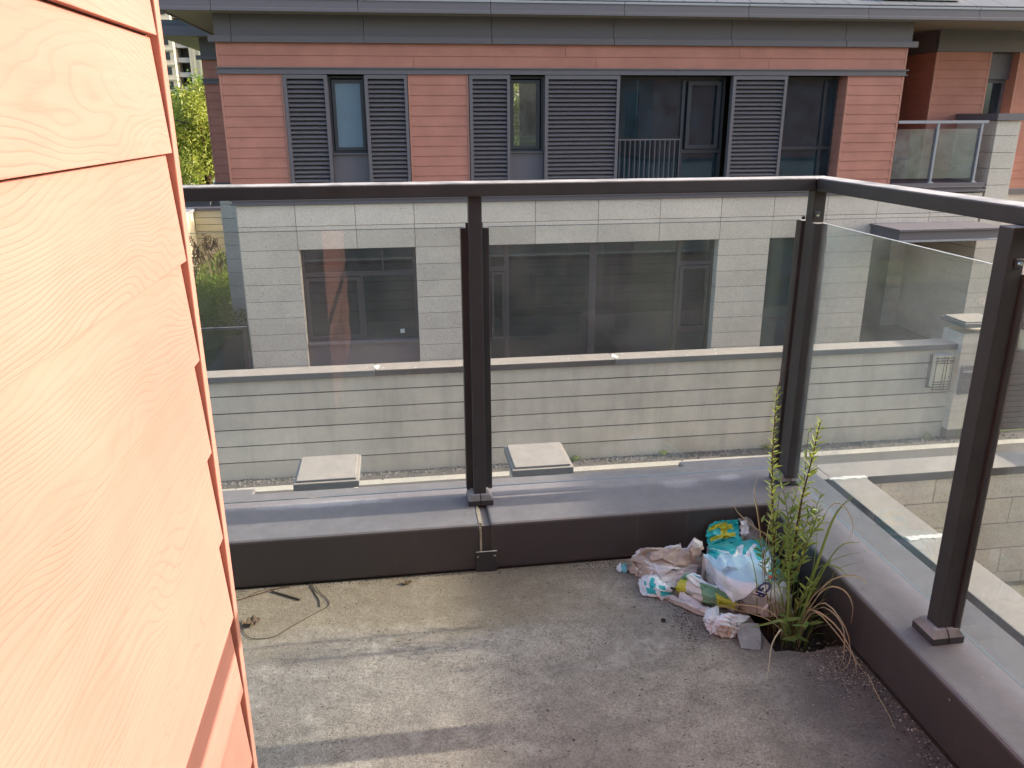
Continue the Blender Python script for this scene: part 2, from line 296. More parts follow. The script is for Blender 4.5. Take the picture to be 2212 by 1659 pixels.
# ------------------------------------------------------------------ mesh helpers
class MB:
    def __init__(s): s.v = []; s.f = []; s.mi = []
    def add(s, vs, fs, mi=0):
        n = len(s.v); s.v += [tuple(v) for v in vs]; s.f += [tuple(i+n for i in f) for f in fs]; s.mi += [mi]*len(fs)
    def box(s, x0, x1, y0, y1, z0, z1, mi=0):
        s.add([(x0,y0,z0),(x1,y0,z0),(x1,y1,z0),(x0,y1,z0),(x0,y0,z1),(x1,y0,z1),(x1,y1,z1),(x0,y1,z1)],
              [(0,3,2,1),(4,5,6,7),(0,1,5,4),(1,2,6,5),(2,3,7,6),(3,0,4,7)], mi)
        return s
    def prism(s, pts, z0, z1, mi=0):      # pts ccw seen from above
        n = len(pts)
        s.add([(x,y,z0) for x,y in pts]+[(x,y,z1) for x,y in pts],
              [tuple(range(n-1,-1,-1)), tuple(range(n,2*n))]+[(i,(i+1)%n,n+(i+1)%n,n+i) for i in range(n)], mi)
        return s
    def extr(s, prof, axis, a0, a1, mi=0):  # prof: (p,z) pairs; axis 'x' -> p is y ; 'y' -> p is x
        n = len(prof)
        f = (lambda a, p, z: (a, p, z)) if axis == 'x' else (lambda a, p, z: (p, a, z))
        s.add([f(a0,p,z) for p,z in prof]+[f(a1,p,z) for p,z in prof],
              [tuple(range(n-1,-1,-1)), tuple(range(n,2*n))]+[(i,(i+1)%n,n+(i+1)%n,n+i) for i in range(n)], mi)
        return s
    def tube(s, pts, rad, n=6, mi=0, cap=True):
        rings = []
        for i, p in enumerate(pts):
            p = Vector(p); a = Vector(pts[max(i-1,0)]); b = Vector(pts[min(i+1,len(pts)-1)])
            d = (b-a).normalized() if (b-a).length > 1e-9 else Vector((0,0,1))
            u = d.cross(Vector((0.13,0.31,0.94))).normalized(); v = d.cross(u)
            r = rad[i] if isinstance(rad, (list, tuple)) else rad
            rings.append([p+(u*math.cos(2*math.pi*k/n)+v*math.sin(2*math.pi*k/n))*r for k in range(n)])
        vs = [q for r_ in rings for q in r_]; fs = []
        for i in range(len(rings)-1):
            for k in range(n):
                fs.append((i*n+k, i*n+(k+1)%n, (i+1)*n+(k+1)%n, (i+1)*n+k))
        if cap: fs += [tuple(range(n-1,-1,-1)), tuple((len(rings)-1)*n+k for k in range(n))]
        s.add(vs, fs, mi); return s
    def build(s, name, mat, parent=None, bevel=0, smooth=False, seg=2, **tags):
        L = Vector((0,0,0))
        p = parent
        while p is not None: L += p.location; p = p.parent
        me = bpy.data.meshes.new(name)
        me.from_pydata([(v[0]-L.x, v[1]-L.y, v[2]+H-L.z) for v in s.v], [], s.f)
        mats = mat if isinstance(mat, (list, tuple)) else [mat]
        for m in mats: me.materials.append(m)
        if len(mats) > 1: me.polygons.foreach_set('material_index', s.mi)
        bm = bmesh.new(); bm.from_mesh(me); bmesh.ops.recalc_face_normals(bm, faces=bm.faces)
        if bevel:
            es = [e for e in bm.edges if len(e.link_faces) == 2 and e.calc_face_angle(0) > 0.6]
            bmesh.ops.bevel(bm, geom=es, offset=bevel, segments=seg, profile=0.6, affect='EDGES', clamp_overlap=True)
        bm.to_mesh(me); bm.free()
        if smooth: me.polygons.foreach_set('use_smooth', [True]*len(me.polygons))
        o = bpy.data.objects.new(name, me); C.objects.link(o); o.parent = parent
        for k, v in tags.items(): o[k] = v
        return o
def thing(name, label, cat, loc, group=None):
    o = bpy.data.objects.new(name, None); C.objects.link(o); o.empty_display_size = 0.1
    o.location = (loc[0], loc[1], loc[2]+H); o['label'] = label; o['category'] = cat
    if group: o['group'] = group
    return o
def bx(name, mat, parent, x0, x1, y0, y1, z0, z1, bevel=0, **tags):
    return MB().box(x0,x1,y0,y1,z0,z1).build(name, mat, parent, bevel, **tags)
def group_part(name, parent, mat, mb): return mb.build(name, mat, parent)

GZ = -4.77
# ------------------------------------------------------------------ setting
bx('ground', M['grassland'], None, -400, 400, -200, 800, GZ-1.0, GZ-0.012, kind='structure')
bx('road', M['asphalt'], None, -60, 60, 6.95, 10.66, GZ-0.5, GZ, kind='structure')
bx('road_line', M['whitepaint'], None, -30, 40, 10.18, 10.33, GZ, GZ+0.006, kind='structure')
bx('garden_ground', M['earth'], None, -12, 7.6, 1.0, 6.70, GZ-0.4, GZ+0.02, kind='structure')
bx('courtyard_paving', M['asphalt'], None, -3.9, 20, 10.95, 17.25, GZ-0.4, GZ+0.02, kind='structure')

# ------------------------------------------------------------------ opposite house
FY = 15.0
house = thing('house', 'two storey house across the lane, reddish plank upper floor over granite', 'house', (3.4, 15, GZ))

def planks_x(parent, x0, x1, y, zs, seams=None, wedge=0.014, mat=None):
    """lap boards facing -y; zs = list of seam heights from the top down"""
    seams = seams or {}
    for i in range(len(zs)-1):
        zt, zb = zs[i], zs[i+1]
        cuts = [x0] + seams.get(i, []) + [x1]
        for a, b in zip(cuts[:-1], cuts[1:]):
            mb = MB(); mb.extr([(y+0.03, zb+0.004), (y-wedge, zb+0.004), (y-0.002, zt+0.0005), (y+0.03, zt+0.0005)], 'x', a+0.0025, b-0.0025)
            mb.build('plank', mat or M['wood'], parent)
def planks_y(parent, y0, y1, x, zs, sgn, wedge=0.014):
    """lap boards on a face x = const, outward sgn"""
    for zt, zb in zip(zs[:-1], zs[1:]):
        mb = MB(); mb.extr([(x-sgn*0.03, zb+0.004), (x+sgn*wedge, zb+0.004), (x+sgn*0.002, zt+0.0005), (x-sgn*0.03, zt+0.0005)], 'y', y0+0.0025, y1-0.0025)
        mb.build('plank', M['wood'], parent)
def seq(a, b, st):
    r = [a]
    while r[-1]-st > b+0.03: r.append(r[-1]-st)
    r.append(b); return r

# upper siding
up_rows = seq(0.722, -1.36, 0.171); up_rows = [0.722]+[0.55-0.171*k for k in range(0, 11)]+[-1.36]
def siding_pier(x0, x1, left_return=False):
    s = MB(); s.box(x0, x1, FY+0.012, FY+0.05, -1.36, 0.722)
    root = s.build('siding_panel', M['trim'], house)
    planks_x(root, x0+0.035, x1-0.035, FY, up_rows)
    for a, b in ((x0, x0+0.035), (x1-0.035, x1)):
        bx('corner_trim', M['trim'], root, a, b, FY-0.012, FY+0.012, -1.36, 0.722, 0.003)
    if left_return:
        bx('return_panel', M['trim'], root, x0+0.002, x0+0.03, FY+0.05, FY+0.42, -1.36, 0.722)
        planks_y(root, FY+0.01, FY+0.42, x0, up_rows, -1, 0.012)
    return root
siding_pier(-2.84, -1.80); siding_pier(0.315, 1.375); siding_pier(8.50, 9.635, True)
# two long boards above the belt
top = bx('siding_band', M['trim'], house, -2.84, 9.635, FY+0.012, FY+0.05, 0.83, 1.215)
planks_x(top, -2.805, 9.60, FY, [1.215, 1.015, 0.83], {0: [-0.14, 3.10, 6.33], 1: [0.43, 3.66, 6.91]})
for a, b in ((-2.84, -2.805), (9.60, 9.635)): bx('corner_trim', M['trim'], top, a, b, FY-0.012, FY+0.012, 0.83, 1.215, 0.003)
def belt(z0, z1, x0, x1, joints, y=FY, name='belt_course', parent=None, side=0.05):
    root = bx(name, M['hmetal'], parent or house, x0-0.01, x1+0.01, y-0.03, y+0.05, z0+0.018, z1-0.02)
    cuts = [x0-side]+joints+[x1+side]
    for a, b in zip(cuts[:-1], cuts[1:]):
        bx('drip_edge', M['hmetal'], root, a+0.003, b-0.003, y-0.06, y+0.04, z1-0.02, z1, 0.003)
        bx('drip_edge', M['hmetal'], root, a+0.003, b-0.003, y-0.05, y+0.04, z0, z0+0.018, 0.003)
    return root
belt(0.722, 0.83, -2.84, 9.635, [-1.85, 0.43, 2.11, 4.1, 6.4, 8.3])
belt(-1.455, -1.36, -2.84, 9.635, [-0.9, 1.3, 4.76, 7.1])
# frieze, lip and eave
for a, b in zip([-2.84, -2.56, -0.39, 1.79, 3.96, 6.14, 8.34], [-2.56, -0.39, 1.79, 3.96, 6.14, 8.34, 9.68]):
    fr = bx('frieze_panel', M['hmetal'], house, a+0.004, b-0.004, FY-0.03, FY+0.05, 1.30, 1.654)
    bx('frieze_lip', M['hmetal'], fr, a+0.004-(0.10 if a < -2.8 else 0), b-0.004+(0.10 if b > 9.6 else 0), FY-0.09, FY+0.05, 1.215, 1.318, 0.006)
EY = 14.45
cuts = [-3.57, -2.75, -0.45, 1.72, 4.00, 6.22, 8.45, 10.6, 12.9, 15.2, 17.5]
for a, b in zip(cuts[:-1], cuts[1:]):
    e = bx('eave_fascia', M['hmetal'], house, a+0.004, b-0.004, EY+0.03, EY+0.08, 1.69, 1.815)
    bx('eave_lip', M['hmetal'], e, a+0.004, b-0.004, EY, EY+0.08, 1.635, 1.69, 0.006)
    bx('gutter_edge', M['hmetal_l'], e, a+0.006, b-0.006, EY+0.01, EY+0.08, 1.815, 1.85, 0.006)
e = bx('eave_fascia', M['hmetal'], house, -3.57, -3.53, EY+0.085, 22.0, 1.64, 1.85)
bx('soffit', M['soffit'], house, -3.53, 17.4, EY+0.085, 22.0, 1.655, 1.70)
mb = MB()
root_roof = MB().extr([(EY+0.09, 1.852), (22.0, 1.852), (19.5, 3.6)], 'x', -3.52, 17.4).build('roof', M['roof'], house)
k = -3.5
while k < 17.0:
    mb = MB().extr([(EY+0.08, 1.868), (19.5, 3.62), (19.5, 3.64), (EY+0.08, 1.886)], 'x', k, k+0.60)
    mb.build('roof_panel', M['roof'], root_roof); k += 0.612
bx('pale_roof_box', M['mortar'], root_roof, 8.9, 10.4, 14.75, 15.4, 2.0, 2.18)  # pale box standing on the roof near the right end

# louvre screens
def louver(x0, x1):
    y0 = FY-0.035
    root = MB()
    root.box(x0, x0+0.06, y0, FY+0.09, -1.36, 0.715); root.box(x1-0.055, x1, y0, FY+0.09, -1.36, 0.715)
    root.box(x0+0.06, x1-0.055, y0, FY+0.09, 0.65, 0.715); root.box(x0+0.06, x1-0.055, y0, FY+0.09, -1.36, -1.31)
    r = root.build('louver_screen', M['hmetal'], house)
    bx('backing', M['joint'], r, x0+0.062, x1-0.057, FY+0.07, FY+0.085, -1.31, 0.65)
    z = 0.60; base = None
    while z > -1.29:
        if base is None:
            mb = MB().extr([(y0+0.006, z-0.012), (y0+0.012, z-0.030), (y0+0.082, z+0.016), (y0+0.076, z+0.028)], 'x', x0+0.063, x1-0.058)
            base = mb.build('slat', M['hmetal'], r); zb = z
        else:
            o = base.copy(); C.objects.link(o); o.location.z += z-zb
        z -= 0.0745
louver(-1.795, -1.06); louver(-0.43, 0.305); louver(1.385, 2.11); louver(2.74, 4.11); louver(6.245, 7.30)

def window(x0, x1, z0, z1, y, fw=0.05, mull=(), trans=(), glass='tint', frame='hdark', parent=None, depth=0.07, name='window'):
    """outer frame plus mullions (x, z0, z1, w) and transoms (x0, x1, z, w)"""
    mb = MB()
    mb.box(x0, x0+fw, y, y+depth, z0, z1); mb.box(x1-fw, x1, y, y+depth, z0, z1)
    mb.box(x0+fw, x1-fw, y, y+depth, z1-fw, z1); mb.box(x0+fw, x1-fw, y, y+depth, z0, z0+fw)
    r = mb.build(name, M[frame], parent or house)
    for (xm, a, b, wd) in mull: bx('mullion', M[frame], r, xm-wd/2, xm+wd/2, y-0.004, y+depth-0.003, a, b, 0.003)
    for (a, b, zm, wd) in trans: bx('transom', M[frame], r, a, b, y-0.001, y+depth-0.006, zm-wd/2, zm+wd/2, 0.003)
    if glass: bx('pane', M[glass], r, x0+fw-0.01, x1-fw+0.01, y+depth*0.55, y+depth*0.55+0.008, z0+fw-0.01, z1-fw+0.01)
    return r
def sash(parent, x0, x1, z0, z1, y, fw=0.055, glass=None, frame='hdark'):
    mb = MB()
    mb.box(x0, x0+fw, y, y+0.05, z0, z1); mb.box(x1-fw, x1, y, y+0.05, z0, z1)
    mb.box(x0+fw, x1-fw, y, y+0.05, z1-fw, z1); mb.box(x0+fw, x1-fw, y, y+0.05, z0, z0+fw)
    r = mb.build('sash', M[frame], parent)
    if glass: bx('sash_pane', M[glass], parent, x0+fw-0.005, x1-fw+0.005, y+0.02, y+0.028, z0+fw-0.005, z1-fw+0.005)
    return r
for (x0, x1, px0, px1, gl) in ((-1.06, -0.43, -0.95, -0.51, 'frost'), (2.11, 2.74, 2.19, 2.62, 'tint')):
    gl = 'glass' if gl == 'tint' else gl
    r = window(x0+0.01, x1-0.01, -0.585, 0.70, FY+0.14, 0.035, glass=None, name='window')
    sash(r, px0-0.05, px1+0.05, -0.54, 0.64, FY+0.12, 0.055, gl)
    bx('spandrel_panel', M['hmetal'], house, x0+0.005, x1-0.005, FY+0.10, FY+0.16, -1.36, -0.605)
    bx('window_sill', M['hmetal'], r, x0+0.005, x1-0.005, FY+0.04, FY+0.16, -0.605, -0.587, 0.004)
    for xa in (x0, x1-0.008): bx('reveal', M['hmetal'], r, xa, xa+0.008, FY+0.09, FY+0.2, -0.58, 0.71)
r = window(4.11, 6.24, -1.36, 0.715, FY+0.30, 0.05, [(5.43, -1.31, 0.66, 0.06)], [(5.46, 6.19, -0.62, 0.06)], 'blue')
sash(r, 5.50, 6.14, -0.57, 0.63, FY+0.26, 0.07)
for k in range(13): bx('reflected_bar', M['hmetal'], r, 4.22+k*0.097, 4.233+k*0.097, FY+0.24, FY+0.253, -1.33, -0.41)  # solid bars in place of railing bars reflected in the glass
bx('reflected_rail', M['hmetal'], r, 4.16, 5.40, FY+0.23, FY+0.262, -0.41, -0.385)
r = window(7.30, 8.50, -1.36, 0.715, FY+0.30, 0.045, [(8.24, -1.31, 0.66, 0.035)], [(7.345, 8.455, -0.58, 0.055)], 'blue')

# granite
stone = bx('stone_facing', M['granite_back'], house, -2.785, 9.44, FY+0.19, FY+0.26, -2.26, -1.46)
def block(parent, x0, x1, y0, y1, z0, z1, g=0.004, mat=None):
    return bx('stone_block', mat or M['granite'], parent, x0+g, x1-g, y0, y1, z0+g, z1-g, 0.003)
xs = [-2.80, -1.79, -0.73, 0.33, 1.40, 2.58, 3.79, 5.00, 6.22, 7.29, 8.40, 9.46, 10.6, 11.7]
for a, b in zip(xs[:-1], xs[1:]):
    for zt, zb in ((-1.46, -1.842), (-1.842, -1.925), (-1.925, -2.265)):
        block(stone, a, b, FY, FY+0.19, zb, zt)
rows = [-2.265, -2.58, -2.893, -3.207, -3.52, -3.833, -4.145, -4.457, GZ]
for a, b in ((-2.80, -1.77), (0.33, 1.70), (6.21, 7.265), (8.47, 9.46)):
    pier = bx('stone_pier', M['granite_back'], house, a+0.01, b-0.01, FY+0.01, FY+0.40, GZ, -2.262)
    for zt, zb in zip(rows[:-1], rows[1:]): block(pier, a, b, FY-0.001, FY+0.24, zb, zt)
# door recess at the right
rec = bx('porch_wall', M['granite_back'], house, 9.2, 12.3, 17.3, 17.4, GZ, -2.2)
for zt, zb in zip(rows[:-1], rows[1:]):
    block(rec, 9.44, 11.75, 17.25, 17.30, zb, zt)
lft = bx('porch_wall', M['granite_back'], house, 9.30, 9.44, FY+0.42, 17.25, GZ, -2.2)
for zt, zb in zip(rows[:-1], rows[1:]): bx('stone_block', M['granite'], lft, 9.44, 9.46, FY+0.26, 17.24, zb+0.004, zt-0.004)
bx('porch_wall', M['granite'], house, 11.76, 11.95, 16.2, 17.4, GZ, -1.3)
bx('porch_ceiling', M['hmetal'], house, 9.3, 12.4, FY+0.19, 17.4, -2.2, -2.1)
dr = bx('front_door', M['hdark'], house, 10.0, 11.3, 17.18, 17.245, GZ, -2.7)
bx('door_panel', M['hdark'], dr, 10.12, 11.18, 17.16, 17.18, -4.6, -2.85, 0.01)

# ground floor windows
r = window(-1.77, 0.33, -4.05, -2.262, FY+0.20, 0.045, [(-0.70, -4.0, -2.81, 0.055), (-0.29, -2.72, -2.30, 0.03)], [(-1.73, 0.29, -2.765, 0.085)])
sash(r, -1.725, -0.73, -3.99, -2.83, FY+0.17, 0.05)
bx('window_sill', M['hmetal'], r, -1.765, 0.325, FY+0.05, FY+0.20, -4.09, -4.052, 0.004)
bx('spandrel_panel', M['hmetal'], house, -1.765, 0.325, FY+0.16, FY+0.22, GZ, -4.095)
bx('sticker', M['mortar'], r, -0.02, 0.06, FY+0.225, FY+0.232, -3.95, -3.87)
r = window(1.70, 6.21, -4.70, -2.262, FY+0.20, 0.045, [(2.06, -4.65, -2.31, 0.085), (3.76, -4.65, -2.31, 0.14), (5.49, -4.65, -2.31, 0.07)],
           [(1.745, 2.02, -2.755, 0.09), (5.525, 6.165, -2.75, 0.07), (5.525, 6.165, -4.13, 0.06)])
sash(r, 1.76, 2.01, -4.13, -2.81, FY+0.17, 0.045); sash(r, 5.54, 6.13, -4.09, -2.80, FY+0.17, 0.06)
r = window(7.265, 8.47, -4.70, -2.262, FY+0.14, 0.03, [], [(7.30, 8.44, -3.95, 0.03)], 'blue')
# rooms (shell, back windows, slabs) so the panes have something to show
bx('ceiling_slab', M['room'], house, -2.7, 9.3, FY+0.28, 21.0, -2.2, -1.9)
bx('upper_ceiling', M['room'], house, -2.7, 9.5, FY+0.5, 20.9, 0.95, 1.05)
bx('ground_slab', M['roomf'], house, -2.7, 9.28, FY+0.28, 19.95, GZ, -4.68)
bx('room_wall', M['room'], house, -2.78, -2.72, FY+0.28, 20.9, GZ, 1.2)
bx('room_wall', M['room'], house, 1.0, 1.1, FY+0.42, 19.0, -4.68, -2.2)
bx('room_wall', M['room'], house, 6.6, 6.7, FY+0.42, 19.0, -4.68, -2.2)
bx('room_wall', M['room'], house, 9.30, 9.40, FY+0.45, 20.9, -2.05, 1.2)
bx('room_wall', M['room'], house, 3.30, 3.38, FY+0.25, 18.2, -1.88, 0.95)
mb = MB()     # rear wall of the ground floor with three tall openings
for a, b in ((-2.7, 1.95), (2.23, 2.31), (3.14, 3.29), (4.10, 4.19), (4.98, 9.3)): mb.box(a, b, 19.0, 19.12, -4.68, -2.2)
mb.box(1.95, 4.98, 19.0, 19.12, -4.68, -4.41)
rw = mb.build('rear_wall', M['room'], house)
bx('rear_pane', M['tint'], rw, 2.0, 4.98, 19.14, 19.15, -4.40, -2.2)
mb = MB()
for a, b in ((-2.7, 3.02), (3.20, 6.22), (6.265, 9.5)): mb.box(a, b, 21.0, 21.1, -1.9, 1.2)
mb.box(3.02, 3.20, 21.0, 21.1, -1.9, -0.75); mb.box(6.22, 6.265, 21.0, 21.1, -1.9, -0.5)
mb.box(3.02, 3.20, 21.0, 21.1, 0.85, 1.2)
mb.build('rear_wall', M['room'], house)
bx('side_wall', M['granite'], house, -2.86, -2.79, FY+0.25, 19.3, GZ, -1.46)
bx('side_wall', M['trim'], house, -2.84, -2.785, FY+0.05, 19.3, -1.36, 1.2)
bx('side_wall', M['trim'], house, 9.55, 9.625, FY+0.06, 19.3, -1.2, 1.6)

# canopy over the door
can = bx('canopy', M['hmetal'], house, 9.37, 11.57, 14.03, 15.0-0.004, -2.23, -2.06)
for a, b in ((9.33, 10.75), (10.75, 11.60)): bx('canopy_top', M['hmetal'], can, a+0.002, b-0.002, 13.98, 15.0-0.004, -2.06, -2.02, 0.006)
for a, b in ((9.36, 10.75), (10.75, 11.58)): bx('canopy_drip', M['hmetal_l'], can, a+0.002, b-0.002, 13.985, 14.03, -2.26, -2.225, 0.004)

# balcony at the right of the house
bx('balcony_slab', M['joint'], house, 9.65, 11.04, FY+0.1, 20.4, -1.5, -1.335)
bal = MB().box(9.645, 11.68, FY-0.04, 16.1, -1.33, -1.26).build('balcony_ledge', M['hmetal'], house)
bx('ledge_moulding', M['hmetal'], bal, 9.645, 11.66, FY-0.02, FY+0.1, -1.40, -1.33); bx('ledge_moulding', M['hmetal'], bal, 9.645, 11.70, FY-0.06, FY+0.1, -1.435, -1.40, 0.004)
bx('ledge_moulding', M['hmetal'], bal, 9.645, 11.70, FY-0.06, FY+0.1, -1.345, -1.331, 0.004)
br = MB().box(9.645, 11.55, FY-0.02, FY+0.03, -0.135, -0.08).build('balcony_railing', M['hmetal_l'], house, 0.004)
for x in (10.50, 11.43):
    bx('post', M['hmetal_l'], br, x-0.022, x+0.022, FY-0.015, FY+0.025, -1.245, -0.137, 0.003)
    bx('post_cover', M['hmetal_l'], br, x-0.05, x+0.05, FY-0.04, FY+0.045, -1.26, -1.235, 0.004)
    bx('channel', M['hmetal'], br, x-0.045, x-0.024, FY+0.0, FY+0.04, -1.18, -0.23)
for a, b in ((9.66, 10.46), (10.53, 11.40)): bx('glass_pane', M['glassS'], br, a, b, FY+0.015, FY+0.023, -1.17, -0.235)
# granite parapet beside the balcony
par = bx('stone_parapet', M['granite_back'], house, 11.78, 12.22, FY+0.02, 16.18, GZ, -0.09)
zz = [-0.09, -0.37, -0.69, -1.0, -1.32, -1.63, -1.95, -2.265]+rows[1:]
for zt, zb in zip(zz[:-1], zz[1:]): bx('stone_block', M['granite'], par, 11.75, 12.26, FY, 16.19, zb+0.004, zt-0.004, 0.003)
bx('parapet_cap', M['hmetal'], par, 11.69, 12.32, FY-0.06, 16.19, -0.085, 0.045, 0.006)
# recessed wing at the right
WY = 16.2
wing = bx('wing_siding', M['trim'], house, 11.06, 12.28, WY+0.012, WY+0.05, -2.0, 1.24)
planks_x(wing, 11.09, 12.25, WY, [1.24, 1.075]+[0.905-0.169*k for k in range(0, 13)], wedge=0.013)
bx('corner_trim', M['trim'], wing, 11.05, 11.09, WY-0.012, WY+0.012, -1.3, 1.24); bx('corner_trim', M['trim'], wing, 12.25, 12.29, WY-0.012, WY+0.012, -1.3, 1.24)
wing2 = bx('wing_siding', M['trim'], house, 12.93, 16.0, WY+0.012, WY+0.05, -1.5, 1.24)
planks_x(wing2, 12.96, 16.0, WY, [1.24, 1.075]+[0.905-0.169*k for k in range(0, 14)], wedge=0.013)
bx('wing_return', M['trim'], wing2, 12.93, 13.2, WY+0.05, WY+0.6, -1.5, 1.24); bx('wing_return', M['trim'], wing, 12.0, 12.27, WY+0.05, WY+0.6, -1.3, 1.24)
bx('room_wall', M['joint'], house, 11.2, 16.0, WY+1.2, WY+1.3, -1.6, 1.6)
bx('corner_trim', M['trim'], wing2, 12.92, 12.96, WY-0.012, WY+0.012, -1.5, 1.24)
bx('belt_course', M['hmetal'], wing2, 12.27, 16.0, WY-0.06, WY+0.04, -1.62, -1.5, 0.004)
bx('stone_facing', M['granite'], house, 12.27, 16.0, WY+0.0, WY+0.2, GZ, -1.625)
side = bx('wing_side', M['trim'], house, 11.065, 11.10, WY+0.05, 20.5, -1.3, 1.24)
planks_y(side, WY+0.02, 20.5, 11.055, [1.24, 1.075]+[0.905-0.169*k for k in range(0, 13)], -1, 0.013)
bx('frieze_panel', M['hmetal'], house, 11.05, 16.0, WY-0.03, WY+0.06, 1.245, 1.654)
bx('frieze_panel', M['hmetal'], house, 11.02, 11.06, WY+0.06, 20.5, 1.245, 1.654)
r = window(12.29, 12.92, -1.5, 0.72, WY+0.28, 0.06, [], [], 'blue', 'hmetal')
bx('spandrel_panel', M['hmetal'], house, 12.29, 12.92, WY+0.20, WY+0.27, 0.73, 1.24)
bx('side_wall', M['joint'], house, 9.45, 11.3, 20.5, 20.6, -1.6, 1.654)
# set back wing at the left
LY = 19.35
lw_ = bx('wing_siding', M['trim'], house, -3.99, -2.87, LY+0.012, LY+0.05, -1.45, 0.72)
planks_x(lw_, -3.96, -2.87, LY, [0.72]+[0.55-0.171*k for k in range(0, 11)]+[-1.36])
bx('corner_trim', M['trim'], lw_, -3.99, -3.96, LY-0.012, LY+0.012, -1.36, 0.72)
lw2 = bx('wing_siding', M['trim'], house, -3.99, -2.87, LY+0.012, LY+0.05, 0.83, 1.22)
planks_x(lw2, -3.96, -2.87, LY, [1.22, 1.015, 0.83])
belt(0.72, 0.83, -3.99, -2.9, [], LY); belt(-1.455, -1.36, -3.99, -2.9, [], LY)
bx('frieze_panel', M['hmetal'], house, -3.99, -2.85, LY-0.03, LY+0.05, 1.30, 1.64); bx('frieze_lip', M['hmetal'], house, -4.08, -2.85, LY-0.09, LY+0.05, 1.215, 1.30)
sw = bx('stone_facing', M['granite_back'], house, -3.94, -2.87, LY+0.02, LY+0.3, GZ, -1.46)
for zt, zb in zip([-1.46, -1.842, -2.16, -2.47]+[-2.78-0.315*k for k in range(6)], [-1.842, -2.16, -2.47]+[-2.78-0.315*k for k in range(7)]):
    block(sw, -3.95, -2.88, LY, LY+0.1, max(zb, GZ), zt)
e = bx('eave_fascia', M['hmetal'], house, -8.0, -3.58, 18.80, 18.86, 1.70, 1.83); bx('eave_lip', M['hmetal'], e, -8.0, -3.58, 18.76, 18.86, 1.64, 1.70)
MB().prism([(-8.0, 18.86), (-3.58, 18.86), (-3.58, 23.0), (-4.75, 23.0), (-4.75, 18.861)][0:0] or [(-4.75, 18.862), (-3.58, 18.862), (-3.58, 23.0), (-4.75, 23.0)], 1.645, 1.69).build('soffit', M['soffit'], house)
bx('roof', M['roof'], house, -4.7, -3.58, 18.9, 23, 1.84, 1.95)

# glass fence between the house corner and the left
fence = thing('glass_fence', 'black metal fence rail with glass infill left of the granite house corner', 'fence', (-3.9, 14.97, GZ))
bx('rail', M['bronze'], fence, -6.5, -2.82, 14.93, 14.98, -3.69, -3.64, 0.004)
for x in (-2.88, -4.4, -5.9): bx('post', M['bronze'], fence, x-0.03, x+0.03, 14.935, 14.975, GZ, -3.692)
for a, b in ((-4.36, -2.93), (-5.86, -4.44)): bx('glass_pane', M['tint'], fence, a, b, 14.95, 14.958, -4.7, -3.82)

# ------------------------------------------------------------------ garden wall across the lane
gw = thing('garden_wall', 'pale grooved garden wall with stone coping running along the far side of the lane', 'garden wall', (2, 10.7, GZ))
bx('core', M['joint'], gw, -9.0, 8.30, 10.62, 10.80, GZ, -3.33)
zz = [-3.335, -3.54, -3.785, -4.027, -4.268, -4.51, GZ]
for zt, zb in zip(zz[:-1], zz[1:]): bx('course', M['stucco'], gw, -9.0, 8.28, 10.60, 10.82, zb+(0.009 if zb > GZ else -0.05), zt-0.009, 0.002)
jx = [-9.0, -5.9, -3.1, -0.38, 2.97, 5.7, 8.36]
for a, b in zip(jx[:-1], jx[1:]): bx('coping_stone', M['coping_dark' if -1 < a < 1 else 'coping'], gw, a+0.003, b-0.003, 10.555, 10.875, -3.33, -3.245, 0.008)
def smear(name, parent, x, y, z, sx, sy, seed, mat):
    rr = random.Random(seed); n = 14; mb = MB()
    pts = [(x+math.cos(6.283*i/n)*sx*rr.uniform(0.6, 1.1), y+math.sin(6.283*i/n)*sy*rr.uniform(0.7, 1.1)) for i in range(n)]
    mb.prism(pts, z, z+0.004); return mb.build(name, mat, parent)
for x, s in ((-0.36, 1), (3.0, 2)): smear('mortar_smear', gw, x, 10.70, -3.245, 0.05, 0.11, s, M['mortar'])
rr = random.Random(3)
for k in range(16): smear('dropping', gw, rr.uniform(-3, 7.5), rr.uniform(10.58, 10.83), -3.245, rr.uniform(0.008, 0.02), rr.uniform(0.005, 0.012), 50+k, M['mortar'])
lamp = thing('wall_lamp', 'cream glass wall lamp with dark grid bars at the right end of the garden wall', 'wall lamp', (8.02, 10.6, -3.95))
bx('back_plate', M['hdark'], lamp, 7.87, 8.15, 10.575, 10.597, -3.93, -3.40)
bx('diffuser', M['creamglass'], lamp, 7.90, 8.12, 10.46, 10.574, -3.90, -3.395, 0.015)
for z in (-3.43, -3.47, -3.51, -3.80, -3.84, -3.88, -3.92): bx('grid_bar', M['hdark'], lamp, 7.87, 8.15, 10.44, 10.455, z-0.006, z+0.006)
for x in (7.87, 8.0, 8.045, 8.145): bx('grid_bar', M['hdark'], lamp, x, x+0.012, 10.43, 10.44, -3.94, -3.40)
bx('lamp_top', M['hmetal_l'], lamp, 7.88, 8.14, 10.45, 10.574, -3.394, -3.385)
